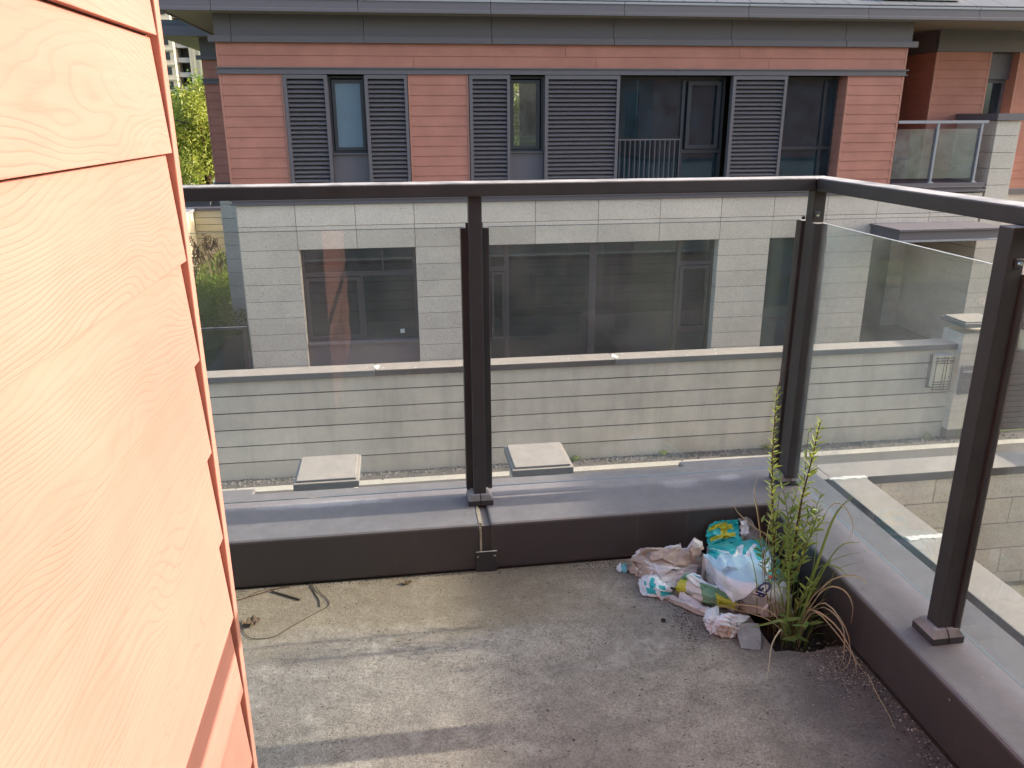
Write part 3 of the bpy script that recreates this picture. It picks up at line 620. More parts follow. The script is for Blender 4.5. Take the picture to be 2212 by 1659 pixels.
def pillar(x0, x1, y0, y1, zt, label, plinth=True, group='capped stone gate pillars'):
    p = thing('gate_pillar', label, 'pillar', ((x0+x1)/2, (y0+y1)/2, GZ), group)
    if plinth: bx('plinth', M['blacks'], p, x0-0.01, x1+0.01, y0-0.01, y1+0.01, GZ, -4.60, 0.004)
    z = -4.60 if plinth else GZ
    while z < zt-0.2:
        z2 = min(z+0.305, zt-0.09)
        if zt-0.09-z2 < 0.08: z2 = zt-0.09
        bx('stone_block', M['granite'], p, x0, x1, y0, y1, z+0.003, z2-0.003, 0.004); z = z2
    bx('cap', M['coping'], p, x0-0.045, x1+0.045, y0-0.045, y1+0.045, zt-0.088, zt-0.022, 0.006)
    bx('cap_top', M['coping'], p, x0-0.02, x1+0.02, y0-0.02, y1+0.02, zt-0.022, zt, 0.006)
    return p
pillar(8.27, 8.80, 10.47, 10.93, -2.885, 'stone gate pillar with black plinth and mailbox, across the lane at right')
mbx = thing('mailbox', 'grey metal mailbox with hinged flap on the stone pillar across the lane', 'mailbox', (8.5, 10.46, -4.0))
bx('body', M['hmetal'], mbx, 8.31, 8.71, 10.44, 10.468, -4.02, -3.575, 0.006)
bx('flap', M['hmetal_l'], mbx, 8.335, 8.685, 10.41, 10.438, -3.665, -3.635, 0.006)
bx('door', M['hdark'], mbx, 8.33, 8.69, 10.43, 10.439, -4.00, -3.80, 0.003); bx('door', M['hdark'], mbx, 8.33, 8.69, 10.43, 10.439, -3.79, -3.675, 0.003)
MB().tube([(8.36, 10.43, -3.90), (8.36, 10.415, -3.90)], 0.012, 8).build('lock', M['steel'], mbx)
gate = thing('slatted_gate', 'dark horizontally slatted entrance gate right of the mailbox pillar', 'gate', (10.3, 10.7, GZ))
bx('frame', M['hdark'], gate, 8.85, 8.93, 10.62, 10.70, GZ, -2.9); bx('frame', M['hdark'], gate, 11.6, 11.68, 10.62, 10.70, GZ, -2.9)
bx('backing', M['joint'], gate, 8.93, 11.6, 10.68, 10.70, GZ+0.02, -2.95)
z = -4.70
while z < -3.0: bx('slat', M['hdark'], gate, 8.93, 11.6, 10.64, 10.675, z, z+0.075, 0.004); z += 0.09
knot = thing('knot_ornament', 'red knotted cord ornament with tassel hanging on the slatted gate', 'ornament', (9.75, 10.6, -4.57))
mb = MB()
for (zc, s_) in ((-3.86, 0.035), (-4.02, 0.075), (-4.19, 0.10)):
    mb.extr([(10.60, 0)]*0 or [(9.75-s_, zc), (9.75, zc-s_), (9.75+s_, zc), (9.75, zc+s_)], 'y', 10.59, 10.615) if False else mb.add(
        [(9.75-s_, 10.59, zc), (9.75, 10.59, zc-s_), (9.75+s_, 10.59, zc), (9.75, 10.59, zc+s_), (9.75-s_, 10.615, zc), (9.75, 10.615, zc-s_), (9.75+s_, 10.615, zc), (9.75, 10.615, zc+s_)],
        [(0,1,2,3), (7,6,5,4), (0,4,5,1), (1,5,6,2), (2,6,7,3), (3,7,4,0)])
    for q in range(4):
        a = math.pi/4+q*math.pi/2
        mb.tube([(9.75+math.cos(a)*s_*0.7+0.3*s_*math.cos(t), 10.60, zc+math.sin(a)*s_*0.7+0.3*s_*math.sin(t)) for t in [i*0.9 for i in range(8)]], 0.006, 4)
mb.build('knot', M['red'], knot); MB().tube([(9.75, 10.60, -4.29), (9.75, 10.60, -4.35), (9.75, 10.60, -4.56)], [0.012, 0.02, 0.028], 8).build('tassel', M['red'], knot)
lan = thing('lantern', 'lantern with cream shade and dark cap beside the slatted gate', 'lantern', (9.28, 10.5, -3.37))
def lathe(mb, cx, cy, prof, n=16, mi=0):
    vs = [(cx+r*math.cos(2*math.pi*k/n), cy+r*math.sin(2*math.pi*k/n), z) for r, z in prof for k in range(n)]
    fs = [(i*n+k, i*n+(k+1)%n, (i+1)*n+(k+1)%n, (i+1)*n+k) for i in range(len(prof)-1) for k in range(n)]
    mb.add(vs, fs+[tuple(range(n-1, -1, -1)), tuple((len(prof)-1)*n+k for k in range(n))], mi); return mb
lathe(MB(), 9.34, 10.48, [(0.10, -3.34), (0.145, -3.03)]).build('shade', M['creamglass'], lan, smooth=False)
lathe(MB(), 9.34, 10.48, [(0.17, -3.03), (0.17, -3.00), (0.12, -2.86), (0.13, -2.83), (0.13, -2.80)]).build('cap', M['hdark'], lan)
lathe(MB(), 9.34, 10.48, [(0.12, -3.36), (0.12, -3.342)]).build('base_ring', M['dust'], lan)
bx('bracket', M['hdark'], lan, 9.32, 9.36, 10.48, 10.64, -2.80, -2.76)

# ------------------------------------------------------------------ own garden walls
ow = thing('garden_wall', 'L shaped block garden wall with sunlit coping below the balcony', 'garden wall', (4.3, 5.5, GZ))
bx('core', M['joint'], ow, 1.60, 7.0, 6.72, 6.93, GZ, -3.46); bx('core', M['joint'], ow, 4.16, 4.38, 0.5, 6.72, GZ, -3.46)
zr = [-3.462, -3.735, -4.03, -4.325, -4.62, -4.79]
for i, (zt, zb) in enumerate(zip(zr[:-1], zr[1:])):
    x = 4.06 + (0.0 if i % 2 == 0 else 0.3) - 2.4
    while x < 7.0:
        a = max(x, 1.62); b = min(x+0.6, 6.98)
        if b-a > 0.05: bx('stone_block', M['granite'], ow, a+0.005, b-0.005, 6.68, 6.96, zb+0.005, zt-0.005, 0.003)
        x += 0.6
    y = 6.66 - (0.0 if i % 2 == 0 else 0.3)
    while y > 2.0:
        bx('stone_block', M['granite'], ow, 4.13, 4.42, max(y-0.6, 0.5)+0.005, y-0.005, zb+0.005, zt-0.005, 0.003); y -= 0.6
cx = [1.6, 4.10, 7.0]
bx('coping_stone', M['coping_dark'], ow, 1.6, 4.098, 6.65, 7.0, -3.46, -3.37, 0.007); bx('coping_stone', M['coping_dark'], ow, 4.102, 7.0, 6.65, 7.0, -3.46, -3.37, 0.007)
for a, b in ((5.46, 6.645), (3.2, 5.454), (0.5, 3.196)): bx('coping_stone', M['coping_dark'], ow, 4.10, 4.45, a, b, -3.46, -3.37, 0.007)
def mortar(parent, x0, x1, y, seed):
    rr = random.Random(seed); n = 14
    top = [(x0+(x1-x0)*i/n, y+0.028+rr.uniform(-0.010, 0.012)) for i in range(n+1)]; bot = [(x0+(x1-x0)*i/n, y-0.028+rr.uniform(-0.012, 0.010)) for i in range(n+1)]
    MB().prism(bot+top[::-1], -3.371, -3.363).build('mortar_joint', M['mortar'], parent)
mortar(ow, 4.08, 4.46, 6.645, 4); mortar(ow, 4.12, 4.49, 5.457, 9)
pillar(-0.955, -0.48, 6.60, 7.09, -3.0, 'left one of the two square capped pillars seen just beyond the parapet')
pillar(0.975, 1.45, 6.60, 7.09, -3.0, 'capped pillar just beyond the parapet, right of the middle railing post')
pillar(7.05, 7.52, 6.60, 7.09, -2.98, 'unseen capped pillar added to shade the right end of the block wall coping')  # pillar out of view, added to throw shade across the coping

# ------------------------------------------------------------------ balcony
FZ = -1.475
def floor():
    xs = [-4.0, -1.2, -0.6, 0.0, 0.5, 1.03, 1.07, 1.11, 1.15, 1.19, 1.23, 1.256]; ys = [-0.2, 0.5, 1.0, 1.5, 1.83, 2.0, 2.2, 2.405]
    rr = random.Random(2); mb = MB(); idx = {}
    for i, x in enumerate(xs):
        for j, y in enumerate(ys):
            yy = y+(rr.uniform(-0.008, 0.01) if (abs(y-1.83) < 1e-6 and x >= 1.03) else 0)
            idx[i, j] = len(mb.v); mb.v.append((x, yy, FZ))
            mb.v.append((x, yy, FZ-0.14))
    for i in range(len(xs)-1):
        for j in range(len(ys)-1):
            hole = xs[i] >= 1.03-1e-6 and ys[j] >= 1.83-1e-6
            a, b, c_, d = idx[i, j], idx[i+1, j], idx[i+1, j+1], idx[i, j+1]
            mb.f.append((a+1, b+1, c_+1, d+1) if hole else (a, b, c_, d)); mb.mi.append(1 if hole else 0)
            if not hole and xs[i] >= 1.03-1e-6 and abs(ys[j+1]-1.83) < 1e-6: mb.f.append((d, c_, c_+1, d+1)); mb.mi.append(0)
            if not hole and abs(xs[i+1]-1.03) < 1e-6 and ys[j] >= 1.83-1e-6: mb.f.append((b, b+1, c_+1, c_)); mb.mi.append(0)
    # slab underside and edges
    mb.add([(-4, -0.2, FZ-0.15), (1.256, -0.2, FZ-0.15), (1.256, 2.405, FZ-0.15), (-4, 2.405, FZ-0.15)], [(0, 3, 2, 1)])
    return mb.build('balcony_floor', [M['floor'], M['soil']], None, kind='structure')
floor()
pr = thing('parapet', 'low dark bronze clad parapet around the balcony floor carrying the railing', 'parapet', (0.3, 2.6, FZ))
CT = -1.295
def clad(pts, name='cladding_panel', z0=FZ+0.006, z1=CT, bev=0.012):
    return MB().prism(pts, z0, z1).build(name, M['curb'], pr, bev, False, 3)
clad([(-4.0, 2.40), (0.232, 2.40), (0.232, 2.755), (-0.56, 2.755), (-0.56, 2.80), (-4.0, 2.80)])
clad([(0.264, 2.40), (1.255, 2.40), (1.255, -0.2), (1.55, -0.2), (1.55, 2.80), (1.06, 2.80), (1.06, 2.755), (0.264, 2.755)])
bx('joint_filler', M['curb'], pr, 0.230, 0.266, 2.408, 2.75, FZ, CT-0.012)
MB().prism([(0.226, 2.406), (0.236, 2.404), (0.240, 2.50), (0.232, 2.54), (0.226, 2.50)], CT-0.008, CT+0.0015).build('sealant', M['dust'], pr)
MB().add([(0,0,0)], []) 
mb = MB(); mb.extr([(2.397, CT-0.012), (2.3995, CT-0.012), (2.3995, FZ+0.08), (2.396, FZ+0.08)], 'x', 0.228, 0.235); mb.build('sealant', M['dust'], pr)
pl = bx('patch_plate', M['bronze'], pr, 0.213, 0.285, 2.392, 2.3985, FZ+0.002, FZ+0.078, 0.0015)
for x in (0.220, 0.277): MB().tube([(x, 2.392, FZ+0.062), (x, 2.389, FZ+0.062)], 0.004, 8).build('screw', M['steel'], pl)
bx('base_wall', M['soil'], pr, -4.0, 1.53, 2.408, 2.73, FZ-0.9, FZ+0.004)
bx('base_wall', M['soil'], pr, 1.259, 1.53, -0.2, 2.406, FZ-0.9, FZ+0.004)

rl = thing('railing', 'dark bronze balcony railing with glass panels, turning a corner at right', 'railing', (0.3, 2.58, CT))
RT, RB = -0.190, -0.2315
mb = MB().prism([(-4.0, 2.53), (1.368, 2.53), (1.446, 2.612), (1.446, 2.625), (-4.0, 2.625)], RB, RT); mb.build('handrail', M['bronze'], rl, 0.004)
mb = MB().prism([(1.370, -0.2), (1.446, -0.2), (1.446, 2.6095), (1.370, 2.5285)], RB, RT); mb.build('handrail', M['bronze'], rl, 0.004)
def post(x, y, sx=0.021, sy=0.023):
    p = bx('post', M['bronze'], rl, x-sx, x+sx, y-sy, y+sy, CT, RB, 0.003)
    h = 0.044
    for s in (-1, 1):         # two halves of the base cover
        a, b = (x-h, x-0.0012) if s < 0 else (x+0.0012, x+h)
        zb, zm, zt = CT+0.001, CT+0.020, CT+0.038
        ia, ib = (a+0.012, b) if s < 0 else (a, b-0.012)
        mb = MB(); mb.add([(a, y-h, zb), (b, y-h, zb), (b, y+h, zb), (a, y+h, zb), (a, y-h, zm), (b, y-h, zm), (b, y+h, zm), (a, y+h, zm),
                           (ia, y-h+0.012, zt), (ib, y-h+0.012, zt), (ib, y+h-0.012, zt), (ia, y+h-0.012, zt)],
                          [(0,3,2,1), (0,1,5,4), (1,2,6,5), (2,3,7,6), (3,0,4,7), (4,5,9,8), (5,6,10,9), (6,7,11,10), (7,4,8,11), (8,9,10,11)])
        mb.build('base_cover', M['bronze'], p, 0.0015)
    return p
P1 = post(0.247, 2.575); P2 = post(1.395, 2.565); P3 = post(1.357, 1.62); P4 = post(1.357, 0.45); P5 = post(-1.0, 2.575); P6 = post(-2.2, 2.575)
GY, GX = 2.620, 1.402
def bracket(parent, x, y, ax):
    if ax == 'y': o = bx('glass_bracket', M['hdark'], parent, x-0.010, x+0.010, y-0.005, y-0.0005, -0.322, -0.300, 0.002); MB().tube([(x, y-0.005, -0.311), (x, y-0.010, -0.311)], [0.006, 0.004], 10).build('screw', M['steel'], parent)
    else: o = bx('glass_bracket', M['bronze'], parent, x-0.006, x-0.001, y-0.012, y+0.012, -0.336, -0.312, 0.002); MB().tube([(x-0.006, y, -0.323), (x-0.011, y, -0.323)], [0.006, 0.004], 10).build('screw', M['hdark'], parent)
def chan_x(parent, x0, x1):     # channel gripping a pane of the front run
    mb = MB(); mb.box(x0, x1, GY-0.0212, GY+0.018, -1.262, -0.3355); mb.build('glass_channel', M['bronze'], parent, 0.002)
def chan_y(parent, y0, y1):
    mb = MB(); mb.box(GX-0.030, GX+0.016, y0, y1, -1.262, -0.3355); mb.build('glass_channel', M['bronze'], parent, 0.002)
for p, x in ((P1, 0.247), (P5, -1.0), (P6, -2.2)):
    chan_x(p, x-0.0434, x-0.017); chan_x(p, x+0.021, x+0.0485)
    bx('glass_bracket', M['bronze'], p, x-0.0275, x-0.0215, GY-0.03, GY-0.012, -0.345, -0.318); bx('glass_bracket', M['bronze'], p, x+0.0215, x+0.0275, GY-0.03, GY-0.012, -0.345, -0.318)
chan_x(P2, 1.3675, 1.392); chan_y(P2, 2.516, 2.5417); bracket(P2, 1.387, 2.541, 'y')
MB().tube([(1.366, GY-0.03, -0.325), (1.366, GY-0.035, -0.325)], 0.006, 8).build('screw', M['hdark'], P2)
for p, y in ((P3, 1.62), (P4, 0.45)):
    chan_y(p, y+0.0235, y+0.052); bx('glass_channel', M['bronze'], p, 1.3785, 1.396, y-0.030, y-0.020, -1.262, -0.3355, 0.002); bracket(p, 1.362, y-0.0235, 'y')
def pane(x0, x1, y0, y1, mat):
    o = bx('glass_pane', M[mat], rl, x0, x1, y0, y1, -1.262, -0.336)
    if x1-x0 > y1-y0: bx('glass_edge', M['glass_edge'], o, x0, x1, y0+0.001, y1-0.001, -0.3358, -0.3345); bx('glass_edge', M['glass_edge'], o, x0, x1, y0+0.001, y1-0.001, -1.2635, -1.2622)
    else: bx('glass_edge', M['pale_edge'], o, x0+0.001, x1-0.001, y0, y1, -0.3358, -0.3345); bx('glass_edge', M['glass_edge'], o, x0+0.001, x1-0.001, y0, y1, -1.2635, -1.2622)
    return o
pane(-0.957, 0.215, GY-0.004, GY+0.004, 'glass'); pane(0.279, 1.372, GY-0.004, GY+0.004, 'glass'); pane(-2.155, -1.043, GY-0.004, GY+0.004, 'glass')
o = pane(GX-0.004, GX+0.004, 1.655, 2.528, 'glassS'); pane(1.390, 1.398, 0.485, 1.594, 'glassS')
# etched ring mark in the upper corner of the side pane
mb = MB()
for (dy, dz, r_) in ((0, 0, 0.009), (0.007, -0.002, 0.008), (-0.006, -0.001, 0.007)):
    pts = [(GX-0.0046, 1.722+dy+r_*math.cos(t*0.6), -0.425+dz+r_*math.sin(t*0.6)) for t in range(12)]
    mb.tube(pts, 0.0007, 4)
mb.build('etched_mark', M['mortar'], o)

# ------------------------------------------------------------------ own house: boarded wall at the left, facade behind the camera
home = thing('boarded_building', 'sunlit orange wood grain board wall filling the left side of the view', 'building', (-0.6, 0.4, GZ))
WX = -0.345
wl = MB().box(WX-0.5, WX-0.016, -0.2, 1.40, FZ-0.1, 1.6).build('side_wall', M['trim'], home)
zs = []; z = 1.315+0.171
zs = [0.117+0.171*k for k in range(8, -1, -1)]+[-0.054-0.1712*k for k in range(0, 9)]
for i, (zt, zb) in enumerate(zip(zs[:-1], zs[1:])):
    if zb < FZ: zb = FZ+0.002
    if zt <= zb: continue
    MB().extr([(WX-0.02, zb+0.0035), (WX, zb+0.0035), (WX-0.0105, zt+0.001), (WX-0.02, zt+0.001)], 'y', -0.2, 1.3805).build('plank', M['wood'], wl, 0.0012)
bx('corner_trim', M['trim'], wl, WX-0.02, WX+0.0015, 1.386, 1.412, FZ, 1.6, 0.002)
bx('end_trim', M['trim'], wl, WX-0.5, WX-0.022, 1.40, 1.413, FZ, 1.6, 0.002)
back = MB()
back.box(-3.6, -0.9, -0.32, -0.2, FZ-0.1, 1.6); back.box(-0.9, 1.55, -0.32, -0.2, 0.95, 1.6)
bw = back.build('rear_facade', M['trim'], home)
r = window(-0.89, 1.54, FZ, 0.95, -0.30, 0.06, [(0.1, FZ, 0.9, 0.08)], [], 'blue', 'hdark', home, 0.08, 'balcony_door')
bx('room', M['room'], home, -3.6, 1.55, -5.0, -1.6, FZ-0.1, 1.6)
bx('eave', M['hmetal'], home, -3.8, 1.75, -5.3, 0.15, 1.64, 1.85); bx('roof', M['roof'], home, -3.7, 1.65, -5.2, 0.05, 1.86, 2.1)
lowb = bx('ground_storey', M['granite'], home, -3.9, 1.50, -5.0, 2.40, GZ, FZ-0.9)
# the neighbouring house that shades the right half of the balcony
nb = thing('neighbour_house', 'neighbouring two storey boarded house standing to the right of the balcony', 'house', (12, -2, GZ))
bx('stone_storey', M['granite'], nb, 8.8, 18, -8, 2.9, GZ, -1.46)
bx('siding_storey', M['trim'], nb, 8.82, 18, -8, 2.88, -1.36, 1.64); bx('belt_course', M['hmetal'], nb, 8.75, 18, -8, 2.95, -1.458, -1.362)
bx('eave', M['hmetal'], nb, 8.15, 18.6, -8.6, 3.5, 1.70, 1.88)
for yy in (-6.5, -3.5, -0.5):
    window(0, 0.01, 0, 0.01, 0, 0.001, glass=None, parent=nb) if False else bx('window', M['blue'], nb, 8.79, 8.805, yy, yy+1.6, -0.7, 0.9)
MB().extr([(8.2, 1.885), (18.5, 1.885), (13.4, 3.3)], 'y', -8.5, 3.4).build('roof', M['roof'], nb)
# ------------------------------------------------------------------ distant things at the left
fw_ = thing('far_wall', 'pale yellow rendered wall with grooved top behind the weeds at far left', 'wall', (-5, 25, GZ))
MB().box(-5.87, -2.2, 25.0, 25.3, GZ-0.5, -3.56).build('wall_panel', M['beige'], fw_)
for k in range(5): bx('course', M['beige'], fw_, -5.87, -2.2, 25.0, 25.3, -3.55+0.2*k, -3.55+0.2*k+0.185)
bx('core', M['joint'], fw_, -5.85, -2.25, 25.02, 25.28, -3.57, -2.56)
bx('coping_stone', M['hmetal'], fw_, -6.2, -2.2, 24.94, 25.34, -2.56, -2.47)
MB().box(-6.15, -5.88, 16.0, 25.2, GZ-0.5, -2.57).build('wall_panel', M['beige'], fw_)
bx('coping_stone', M['hmetal_l'], fw_, -6.2, -5.82, 16.0, 24.93, -2.57, -2.48)
shed = thing('shed', 'low grey flat roofed structure with steel brackets below the tree at left', 'shed', (-6.5, 27, GZ))
bx('wall', M['hmetal'], shed, -9.5, -3.4, 26.2, 28.4, GZ, -2.25); bx('roof', M['hmetal_l'], shed, -9.7, -3.2, 26.0, 28.6, -2.25, -2.05, 0.02); bx('roof_edge', M['hdark'], shed, -9.7, -3.2, 25.97, 26.0, -2.2, -2.0)
for x in (-5.6, -4.9): MB().tube([(x, 26.1, -2.5), (x+0.22, 26.05, -1.75)], 0.03, 6).build('bracket', M['steel'], shed)
tw = thing('apartment_tower', 'cream apartment tower with small windows and dark recess, far left past the eaves', 'building', (-13.5, 60, GZ))
bx('wing_wall', M['cream'], tw, -22.0, -14.06, 60, 70, GZ, 30); bx('recess_wall', M['hdark'], tw, -14.06, -13.22, 62, 70, GZ, 30); bx('wing_wall', M['cream'], tw, -13.22, -8.0, 60.5, 70, GZ, 30)
for k in range(-2, 8):
    z = 3.75+k*0.92
    for x in (-15.6, -14.62):
        f = bx('window', M['hdark'], tw, x, x+0.3, 59.94, 60.02, z, z+0.48)
    bx('string_course', M['cream'], tw, -22, -14.0, 59.85, 60.0, z+0.56, z+0.64)
    bx('balcony', M['hmetal_l'], tw, -14.05, -13.23, 60.6, 62, z-0.12, z+0.18)
for x in (-12.95, -12.6, -12.1): bx('pilaster', M['beige'], tw, x, x+0.12, 60.38, 60.5, GZ, 30)

def leaf_quads(n, fn, size, seed, aspect=0.4):
    rr = random.Random(seed); vs = []; fs = []
    for i in range(n):
        p = fn(rr)
        if p is None: continue
        a = Vector((rr.gauss(0, 1), rr.gauss(0, 1), rr.gauss(-0.35, 0.8))).normalized(); b = a.cross(Vector((rr.gauss(0, 1), rr.gauss(0, 1), rr.gauss(0, 1)))).normalized()
        s = size*rr.uniform(0.6, 1.4); k = len(vs); c = a.cross(b)*s*0.12
        vs += [p, p+a*s*0.5+b*s*aspect*0.5-c, p+a*s, p+a*s*0.5-b*s*aspect*0.5-c]; fs += [(k, k+1, k+2, k+3)]
    m = MB(); m.add(vs, fs); return m
def make_tree(label, x, y, z0, crown_c, crown_r, n, seed, mat='tree', size=0.17, group=None):
    rr = random.Random(seed)
    t = thing('tree', label, 'tree', (x, y, z0), group)
    cl = []
    for i in range(46):
        d = Vector((rr.gauss(0, 1), rr.gauss(0, 1), rr.gauss(0, 1))).normalized()*rr.uniform(0.35, 1.0)
        cl.append((Vector((crown_c[0]+d.x*crown_r[0], crown_c[1]+d.y*crown_r[1], crown_c[2]+d.z*crown_r[2])), rr.uniform(0.28, 0.55)*min(crown_r)*0.6))
    tr = MB(); top = Vector((crown_c[0], crown_c[1], crown_c[2]+crown_r[2]*0.3))
    tr.tube([(x, y, z0), (x+0.1, y, (z0+crown_c[2])/2), tuple(top)], [0.16, 0.12, 0.05], 8); tr.build('trunk', M['bark'], t, smooth=True)
    br = MB()
    for c, r_ in cl[:26]:
        st = Vector((x, y, z0)).lerp(top, rr.uniform(0.45, 0.9)); mid = st.lerp(c, 0.5)+Vector((0, 0, 0.15))
        br.tube([tuple(st), tuple(mid), tuple(c)], [0.05, 0.03, 0.012], 5)
    br.build('limbs', M['bark'], t)
    def fn(q):
        c, r_ = q.choice(cl); d = Vector((q.gauss(0, 1), q.gauss(0, 1), q.gauss(0, 0.8)))*r_*0.55
        return c+d
    leaf_quads(n, fn, size, seed+1).build('crown', M[mat], t, kind='stuff')
    return t
make_tree('yellow green leafy tree filling the gap left of the house', -6.2, 28.5, GZ, (-6.1, 28.5, -0.3), (2.1, 1.8, 2.3), 15000, 5, size=0.15)
make_tree('darker leafy tree behind the yellow green one at left', -9.0, 33, GZ, (-8.2, 33, -1.0), (3.0, 2.0, 3.0), 8000, 6, 'hedge', 0.2)
make_tree('green tree behind the house, glimpsed through the upper windows', 4.5, 25.5, GZ, (4.7, 25.5, -0.3), (2.8, 1.6, 2.6), 9000, 8, 'tree', 0.17)
def weeds(q):
    x = q.uniform(-5.85, -2.9); y = q.uniform(18.8, 24.4)
    if x > -4.0 and y > 19.2: return None
    top = -4.15+0.55*mn.noise(Vector((x*1.3, y*1.3, 2)))+0.28*(y-18)/6
    return Vector((x, y, GZ+(top-GZ)*math.sqrt(q.random())))
leaf_quads(12000, weeds, 0.11, 31, 0.3).build('weeds', M['hedge'], None, kind='stuff', label='bright green weeds growing between the yellow wall and the grey stone house corner', category='weeds')
rr = random.Random(12); mb = MB()
for k in range(26):
    x = rr.uniform(-5.7, -4.2); y = rr.uniform(21, 24); h_ = rr.uniform(0.5, 1.3)
    pts = [(x, y, -4.2), (x+rr.uniform(-.1, .1), y, -4.2+h_*0.6), (x+rr.uniform(-.2, .2), y, -4.2+h_)]
    mb.tube(pts, 0.008, 3)
    for j in range(10): mb.tube([(pts[2][0]+rr.uniform(-.1, .1), y, pts[2][2]-rr.uniform(0, .4)), (pts[2][0]+rr.uniform(-.13, .13), y, pts[2][2]-rr.uniform(0, .4))], 0.012, 3)
mb.build('tall_weeds', M['deadleaf'], None, kind='stuff', label='thin seeding weed stalks rising above the green weeds at far left', category='weeds')
# gravel and little weeds along the foot of the far garden wall
mb = MB(); rr = random.Random(9)
for k in range(2600):
    x = rr.uniform(-4, 9.5); y = 10.60-abs(rr.gauss(0, 0.10)); s = rr.uniform(0.006, 0.02)
    mb.add([(x-s, y-s, GZ), (x+s, y-s, GZ), (x+s*0.6, y+s, GZ), (x-s, y+s*0.7, GZ), (x, y, GZ+s*1.1)], [(0, 1, 4), (1, 2, 4), (2, 3, 4), (3, 0, 4)], rr.choice((0, 0, 1)))
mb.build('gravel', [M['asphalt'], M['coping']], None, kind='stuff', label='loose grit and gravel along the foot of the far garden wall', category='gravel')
rr = random.Random(19)
for k, (x, s) in enumerate(((2.42, 0.07), (3.75, 0.06), (5.35, 0.09), (5.7, 0.07), (8.0, 0.11))):
    cpos = Vector((x, 10.54, GZ+0.03))
    o = leaf_quads(34, lambda q: cpos+Vector((q.gauss(0, s*0.4), q.gauss(0, s*0.3), abs(q.gauss(0, s*0.4)))), 0.05, 40+k, 0.3).build('weed_tuft', M['hedge'], None)
    o['label'] = ['tiny weed at the wall foot beyond the right capped pillar', 'small weed at the far wall foot, second from the left', 'weed tuft at the far wall foot behind the parapet', 'weed tuft at the wall foot near the sapling', 'larger weed tuft beside the mailbox pillar plinth'][k]
    o['category'] = 'weed'; o['group'] = 'weeds at the foot of the far garden wall'

# ------------------------------------------------------------------ torn sacks and paper in the corner
def cr(p0, p1, p2, p3, t):
    return 0.5*((2*p1)+(-p0+p2)*t+(2*p0-5*p1+4*p2-p3)*t*t+(-p0+3*p1-3*p2+p3)*t*t*t)
def tensor(rows):
    Rw = [[Vector((p[0], p[1], FZ+p[2])) for p in r] for r in rows]
    def ev1(pts, t):
        n = len(pts)-1; f = min(max(t, 0), 1)*n; i = min(int(f), n-1); f -= i
        g = lambda k: pts[k] if 0 <= k <= n else (pts[0]*2-pts[1] if k < 0 else pts[n]*2-pts[n-1])
        return cr(g(i-1), g(i), g(i+1), g(i+2), f)
    return lambda u, v: ev1([ev1(r, u) for r in Rw], v)
def creaser(seed, n=7, f0=2.0, f1=7.0, amp=0.006):
    rr = random.Random(seed); D = []
    for i in range(n):
        a = rr.uniform(0, math.pi); f = rr.uniform(f0, f1)
        D.append((math.cos(a)*f, math.sin(a)*f, rr.random(), amp*rr.uniform(0.5, 1.2)*(f0+1)/(f+1)*1.6))
    cells = [(rr.random(), rr.random(), rr.uniform(-1, 1), rr.uniform(-1, 1)) for _ in range(16)]
    def fn(u, v):
        h = 0
        for a, b, ph, am in D:
            x = (u*a+v*b+ph+0.20*mn.noise(Vector((u*2.5+ph*9, v*2.5, ph*7)))) % 1.0; h += am*0.5*(max(abs(x-0.5)*2, 0.25)-0.5)
        c = min(cells, key=lambda c: (c[0]-u)**2+(c[1]-v)**2)
        h += amp*1.9*(c[2]*(u-c[0])+c[3]*(v-c[1]))*4
        return h
    return fn
def sheet(name, rows, mats, colfn, nu, nv, seed, amp=0.006, ragged=0.5, parent=None, skirt=False, S=None, thick=0.0012, n=7, f1=7.0):
    S0 = S or tensor(rows); cf = creaser(seed, n, 2.0, f1, amp); rr = random.Random(seed+99)
    def SS(u, v):
        e = 0.004
        p = S0(u, v); a = S0(min(u+e, 1), v)-S0(max(u-e, 0), v); b = S0(u, min(v+e, 1))-S0(u, max(v-e, 0)); nn = a.cross(b)
        nn = nn.normalized() if nn.length > 1e-12 else Vector((0, 0, 1))
        q = p+nn*cf(u, v); q.z = max(q.z, FZ+0.0015)
        return q, nn
    mb = MB(); keep = {}
    for j in range(nv+1):
        for i in range(nu+1): mb.v.append(tuple(SS(i/nu, j/nv)[0]))
    for j in range(nv):
        for i in range(nu):
            u, v = (i+.5)/nu, (j+.5)/nv
            ed = min(u, 1-u, v, 1-v)
            if ragged and ed < 0.06*ragged*(0.5+mn.noise(Vector((u*9+seed, v*9, 3)))+0.6*mn.noise(Vector((u*30, v*30, seed)))): continue
            a = j*(nu+1)+i
            mb.f.append((a, a+1, a+nu+2, a+nu+1)); mb.mi.append(colfn(u, v))
    if skirt:
        ring = [(i, 0) for i in range(nu)]+[(nu, j) for j in range(nv)]+[(i, nv) for i in range(nu, 0, -1)]+[(0, j) for j in range(nv, 0, -1)]
        base = len(mb.v)
        for (i, j) in ring:
            p = mb.v[j*(nu+1)+i]; mb.v.append((p[0], p[1], FZ+0.001))
        L = len(ring)
        for k in range(L):
            a = ring[k]; b = ring[(k+1) % L]
            mb.f.append((a[1]*(nu+1)+a[0], base+k, base+(k+1) % L, b[1]*(nu+1)+b[0])); mb.mi.append(skirt-1)
    o = mb.build(name, mats, parent)
    if not skirt:
        md = o.modifiers.new('thickness', 'SOLIDIFY'); md.thickness = thick; md.offset = 0
    return o, SS
def m_paper(name, col, rough=0.6, spec=0.3, var=0.1): return m_plain(name, col, rough, var, 25, spec, bmp=0.25)
